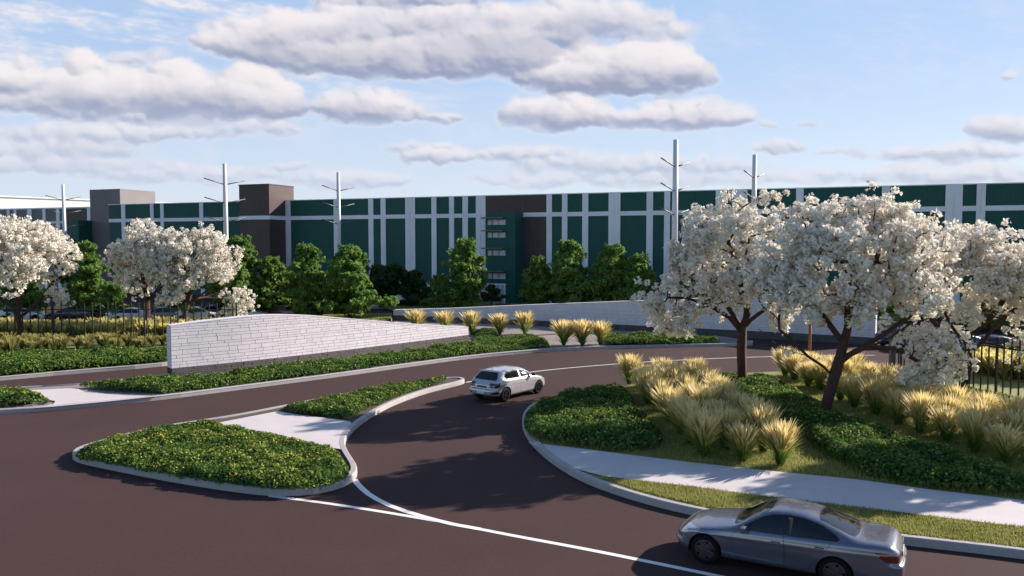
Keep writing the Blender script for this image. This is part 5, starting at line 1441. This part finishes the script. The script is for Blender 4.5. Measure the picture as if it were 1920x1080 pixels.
# cumulus heads: every bank is heaped up from round puffs, flat below
rc = np.random.default_rng(12); S_ = np.zeros(X_.shape); LOWB = np.zeros(X_.shape); LW = np.full(X_.shape, 1e-6)
fx_, fy_ = X_ + fbm(X_ / 34, Y_ / 30, 4, .55) * 7, Y_ + fbm(X_ / 34 + 9, Y_ / 30 + 4, 4, .55) * 7
colx = X_[len(EL) // 3]; rowy = Y_[:, np.argmin(np.abs(AZ))]
for px, py, rx, up_, dn, st, dk in CL:
    pk = rc.uniform(0, 9)
    n = int(7 + rx * (up_ + dn) / 260 * (1.0 if st > .7 else .8))
    nm = int(rx / 22) if st > .75 else 0
    for k in range(n + nm):
        a = rc.uniform(-1, 1); roof = (1 - abs(a) ** 2.0) * rc.uniform(.8, 1.1) * (.72 + .34 * math.sin(a * rx / 26 + pk) * math.sin(a * rx / 61 + 2 * pk))
        b_ = rc.uniform(-.65, 1) ; r = min(up_, 60) * rc.uniform(.26, .62) * (1 - .35 * abs(a)) * (.75 if b_ > .4 else 1.15) + 2.5
        if k >= n: r = up_ * rc.uniform(.35, .62); a *= .8
        cx = px + a * rx * .92; cy = py - (b_ * up_ * roof * .8 if b_ > 0 else b_ * dn * .75 * (1 - a * a))
        if k >= n: cy = py - up_ * (1 - a * a) * rc.uniform(.45, 1.0)
        ru = r * 1.25
        c0, c1 = np.searchsorted(colx, cx - ru - 60), np.searchsorted(colx, cx + ru + 60); r0, r1 = np.searchsorted(-rowy, -(cy + r + 60)), np.searchsorted(-rowy, -(cy - r - 60))
        sl = (slice(r0, r1), slice(c0, c1))
        d2_ = ((fx_[sl] - cx) / 1.25) ** 2 + np.where(fy_[sl] > cy, 1.9, 1.0) * (fy_[sl] - cy) ** 2
        hz = np.sqrt(np.clip(r * r - d2_, 0, None))
        e_ = np.exp(hz / 5) - 1; S_[sl] += e_ * (.5 + .5 * st)
        LOWB[sl] += e_ ** .5 * (np.clip((py - cy) / max(dn, 1), -1, 1) - dk); LW[sl] += e_ ** .5
H_ = 5 * np.log1p(S_)
dens = val + .40 * bil + .36 * soft
H_ = H_ + 2.6 * bil * np.clip(H_ / 8, 0, 1) + 1.6 * fbm(X_ / 17, Y_ / 15, 3, .5, True) * np.clip(H_ / 8, 0, 1)
sm = lambda v, a, b_: np.clip((v - a) / (b_ - a), 0, 1) ** 2 * (3 - 2 * np.clip((v - a) / (b_ - a), 0, 1))
er = fbm(xw / 52, yw / 36, 6, .62)
puff = sm(H_ + 8 * soft + 2 * bil - 13 * np.clip(er + .15, 0, 1), -2, 27)
veil = 1 - np.exp(-np.clip(dens + .05, 0, 4) ** 1.3 * 2.6)
alpha = 1 - (1 - puff) * (1 - veil * .85)
def blur(a, n):
    for _ in range(n):
        p = np.pad(a, 1, mode='edge'); a = (p[:-2, 1:-1] + p[2:, 1:-1] + p[1:-1, :-2] + p[1:-1, 2:] + 2 * p[1:-1, 1:-1]) / 6
    return a
alpha = .5 * alpha + .5 * blur(alpha, 5)
Hb = .45 * blur(H_, 4) + .55 * blur(H_, 14)
gx = np.gradient(Hb, axis=1) / np.maximum(np.gradient(X_, axis=1), .05); gy = np.gradient(Hb, axis=0) / np.minimum(np.gradient(Y_, axis=0), -.05)
nl = (-gx * .45 + gy * .72 + .50) / np.sqrt(1 + gx * gx + gy * gy)
lowb = blur(LOWB / LW, 6) * np.clip(LW, 0, 1)
lit = .50 * sm(nl, -.25, .85) + .50 * sm(rel * .8 + .5 * lowb + .30 * soft + .22 * bil, -.55, .70)
lit *= 1 - .15 * sm(H_, 25, 60)
lit = np.maximum(lit, .92 * (1 - sm(alpha, .15, .85)))          # thin edges glow
lit = np.clip(lit, 0, 1)[..., None]
CLIT, CSH, CHZ = (np.array(c) for c in (CLOUD_LIT, CLOUD_SHADE, HORIZON))
ccol = CSH * (1 - lit) + CLIT * lit
near_ = (.30 + .30 * sm(far_w, .45, 1.0) + .40 * sm(E_, .03, .20))[..., None]
ccol = CHZ * .97 * (1 - near_) + ccol * near_
# streaky cirrus high on the left, pale air above the horizon
ca, sa = math.cos(R(9)), math.sin(R(9))
xr, yr = X_ * ca + Y_ * sa, -X_ * sa + Y_ * ca
cir = sm(fbm(xr / 260, yr / 60, 5, .6), -.28, .55) * (.45 + .55 * sm(fbm(xr / 44, yr / 11, 3, .6), -.5, .5))
cir *= (.16 + .84 * sm(-A_, -.10, .30)) * sm(E_, .10, .24)
air = .30 + .62 * sm(-E_, -.24, .0)
BLUE = np.array(SKY_BLUE); t_ = sm(E_, .02, .30)[..., None]
acol = CHZ * (1 - t_) + BLUE * t_
def over(c0, a0, c1, a1):
    a = a1 + a0 * (1 - a1); return (c1 * a1[..., None] + c0 * (a0 * (1 - a1))[..., None]) / np.maximum(a, 1e-4)[..., None], a
edge = np.clip((A_ - AZ[0]) / .1, 0, 1) * np.clip((AZ[-1] - A_) / .1, 0, 1) * np.clip((EL[-1] - E_) / .1, 0, 1)
air = np.maximum(air, SKY_COVER)
C_, a_ = over(acol, air, np.broadcast_to(CLIT, acol.shape), np.clip(cir, 0, 1) * .9)
C_, a_ = over(C_, a_, ccol, alpha * .97)
a_ = a_ * edge; GAIN = 2 ** EXPOSURE
ny, nx = A_.shape
V = np.stack([DX, DY, DZ], -1).reshape(-1, 3) * 4000
ii = (np.arange(ny - 1)[:, None] * nx + np.arange(nx - 1)[None, :]).ravel()
Fq = np.stack([ii, ii + 1, ii + nx + 1, ii + nx], 1)
M_SKY = bpy.data.materials.new('cloud_sky'); t2, n2_, l2 = nodes_of(M_SKY); n2_.remove(n2_['Principled BSDF'])
at_ = n2_.new('ShaderNodeAttribute'); at_.attribute_name = 'cloud'
em = n2_.new('ShaderNodeEmission'); em.inputs['Strength'].default_value = 1 / GAIN; tp = n2_.new('ShaderNodeBsdfTransparent'); mx = n2_.new('ShaderNodeMixShader')
l2.new(at_.outputs['Color'], em.inputs['Color']); l2.new(at_.outputs['Alpha'], mx.inputs['Fac']); l2.new(tp.outputs[0], mx.inputs[1]); l2.new(em.outputs[0], mx.inputs[2]); l2.new(mx.outputs[0], n2_['Material Output'].inputs['Surface'])
M_SKY.cycles.emission_sampling = 'NONE'
me = np_mesh('sky', V, Fq, M_SKY, None, True)
ca_ = me.attributes.new('cloud', 'FLOAT_COLOR', 'POINT')
ca_.data.foreach_set('color', np.concatenate([C_.reshape(-1, 3), a_.reshape(-1, 1)], 1).astype(np.float32).ravel())
tag(put(bpy.data.objects.new('sky', me)), kind='structure')

sun = bpy.data.lights.new('sun', 'SUN'); sun.energy = SUN_E; sun.color = SUN_C; sun.angle = R(.55)
so = put(bpy.data.objects.new('sun', sun)); so.rotation_euler = (-SUN_DIR).to_track_quat('-Z', 'Y').to_euler(); so.location = (60, 30, 60)

cam = bpy.data.cameras.new('camera'); cam.sensor_width = 36; cam.lens = F / 1920 * 36; cam.clip_start = .1; cam.clip_end = 6000
co = put(bpy.data.objects.new('camera', cam)); co.location = (0, 0, EYE); co.rotation_euler = (math.pi / 2 - PITCH, 0, 0)
SC.camera = co
SC.view_settings.view_transform = 'Standard'; SC.view_settings.look = 'None'; SC.view_settings.exposure = EXPOSURE; SC.view_settings.gamma = 1
SC.render.engine = 'CYCLES'
SC.cycles.use_denoising = True
try: SC.cycles.denoiser = 'OPENIMAGEDENOISE'
except Exception: pass
SC.cycles.max_bounces = 6; SC.cycles.diffuse_bounces = 3; SC.cycles.glossy_bounces = 3; SC.cycles.transparent_max_bounces = 8; SC.cycles.transmission_bounces = 4
SC.cycles.use_adaptive_sampling = True; SC.cycles.adaptive_threshold = .01
SC.cycles.sample_clamp_indirect = 6
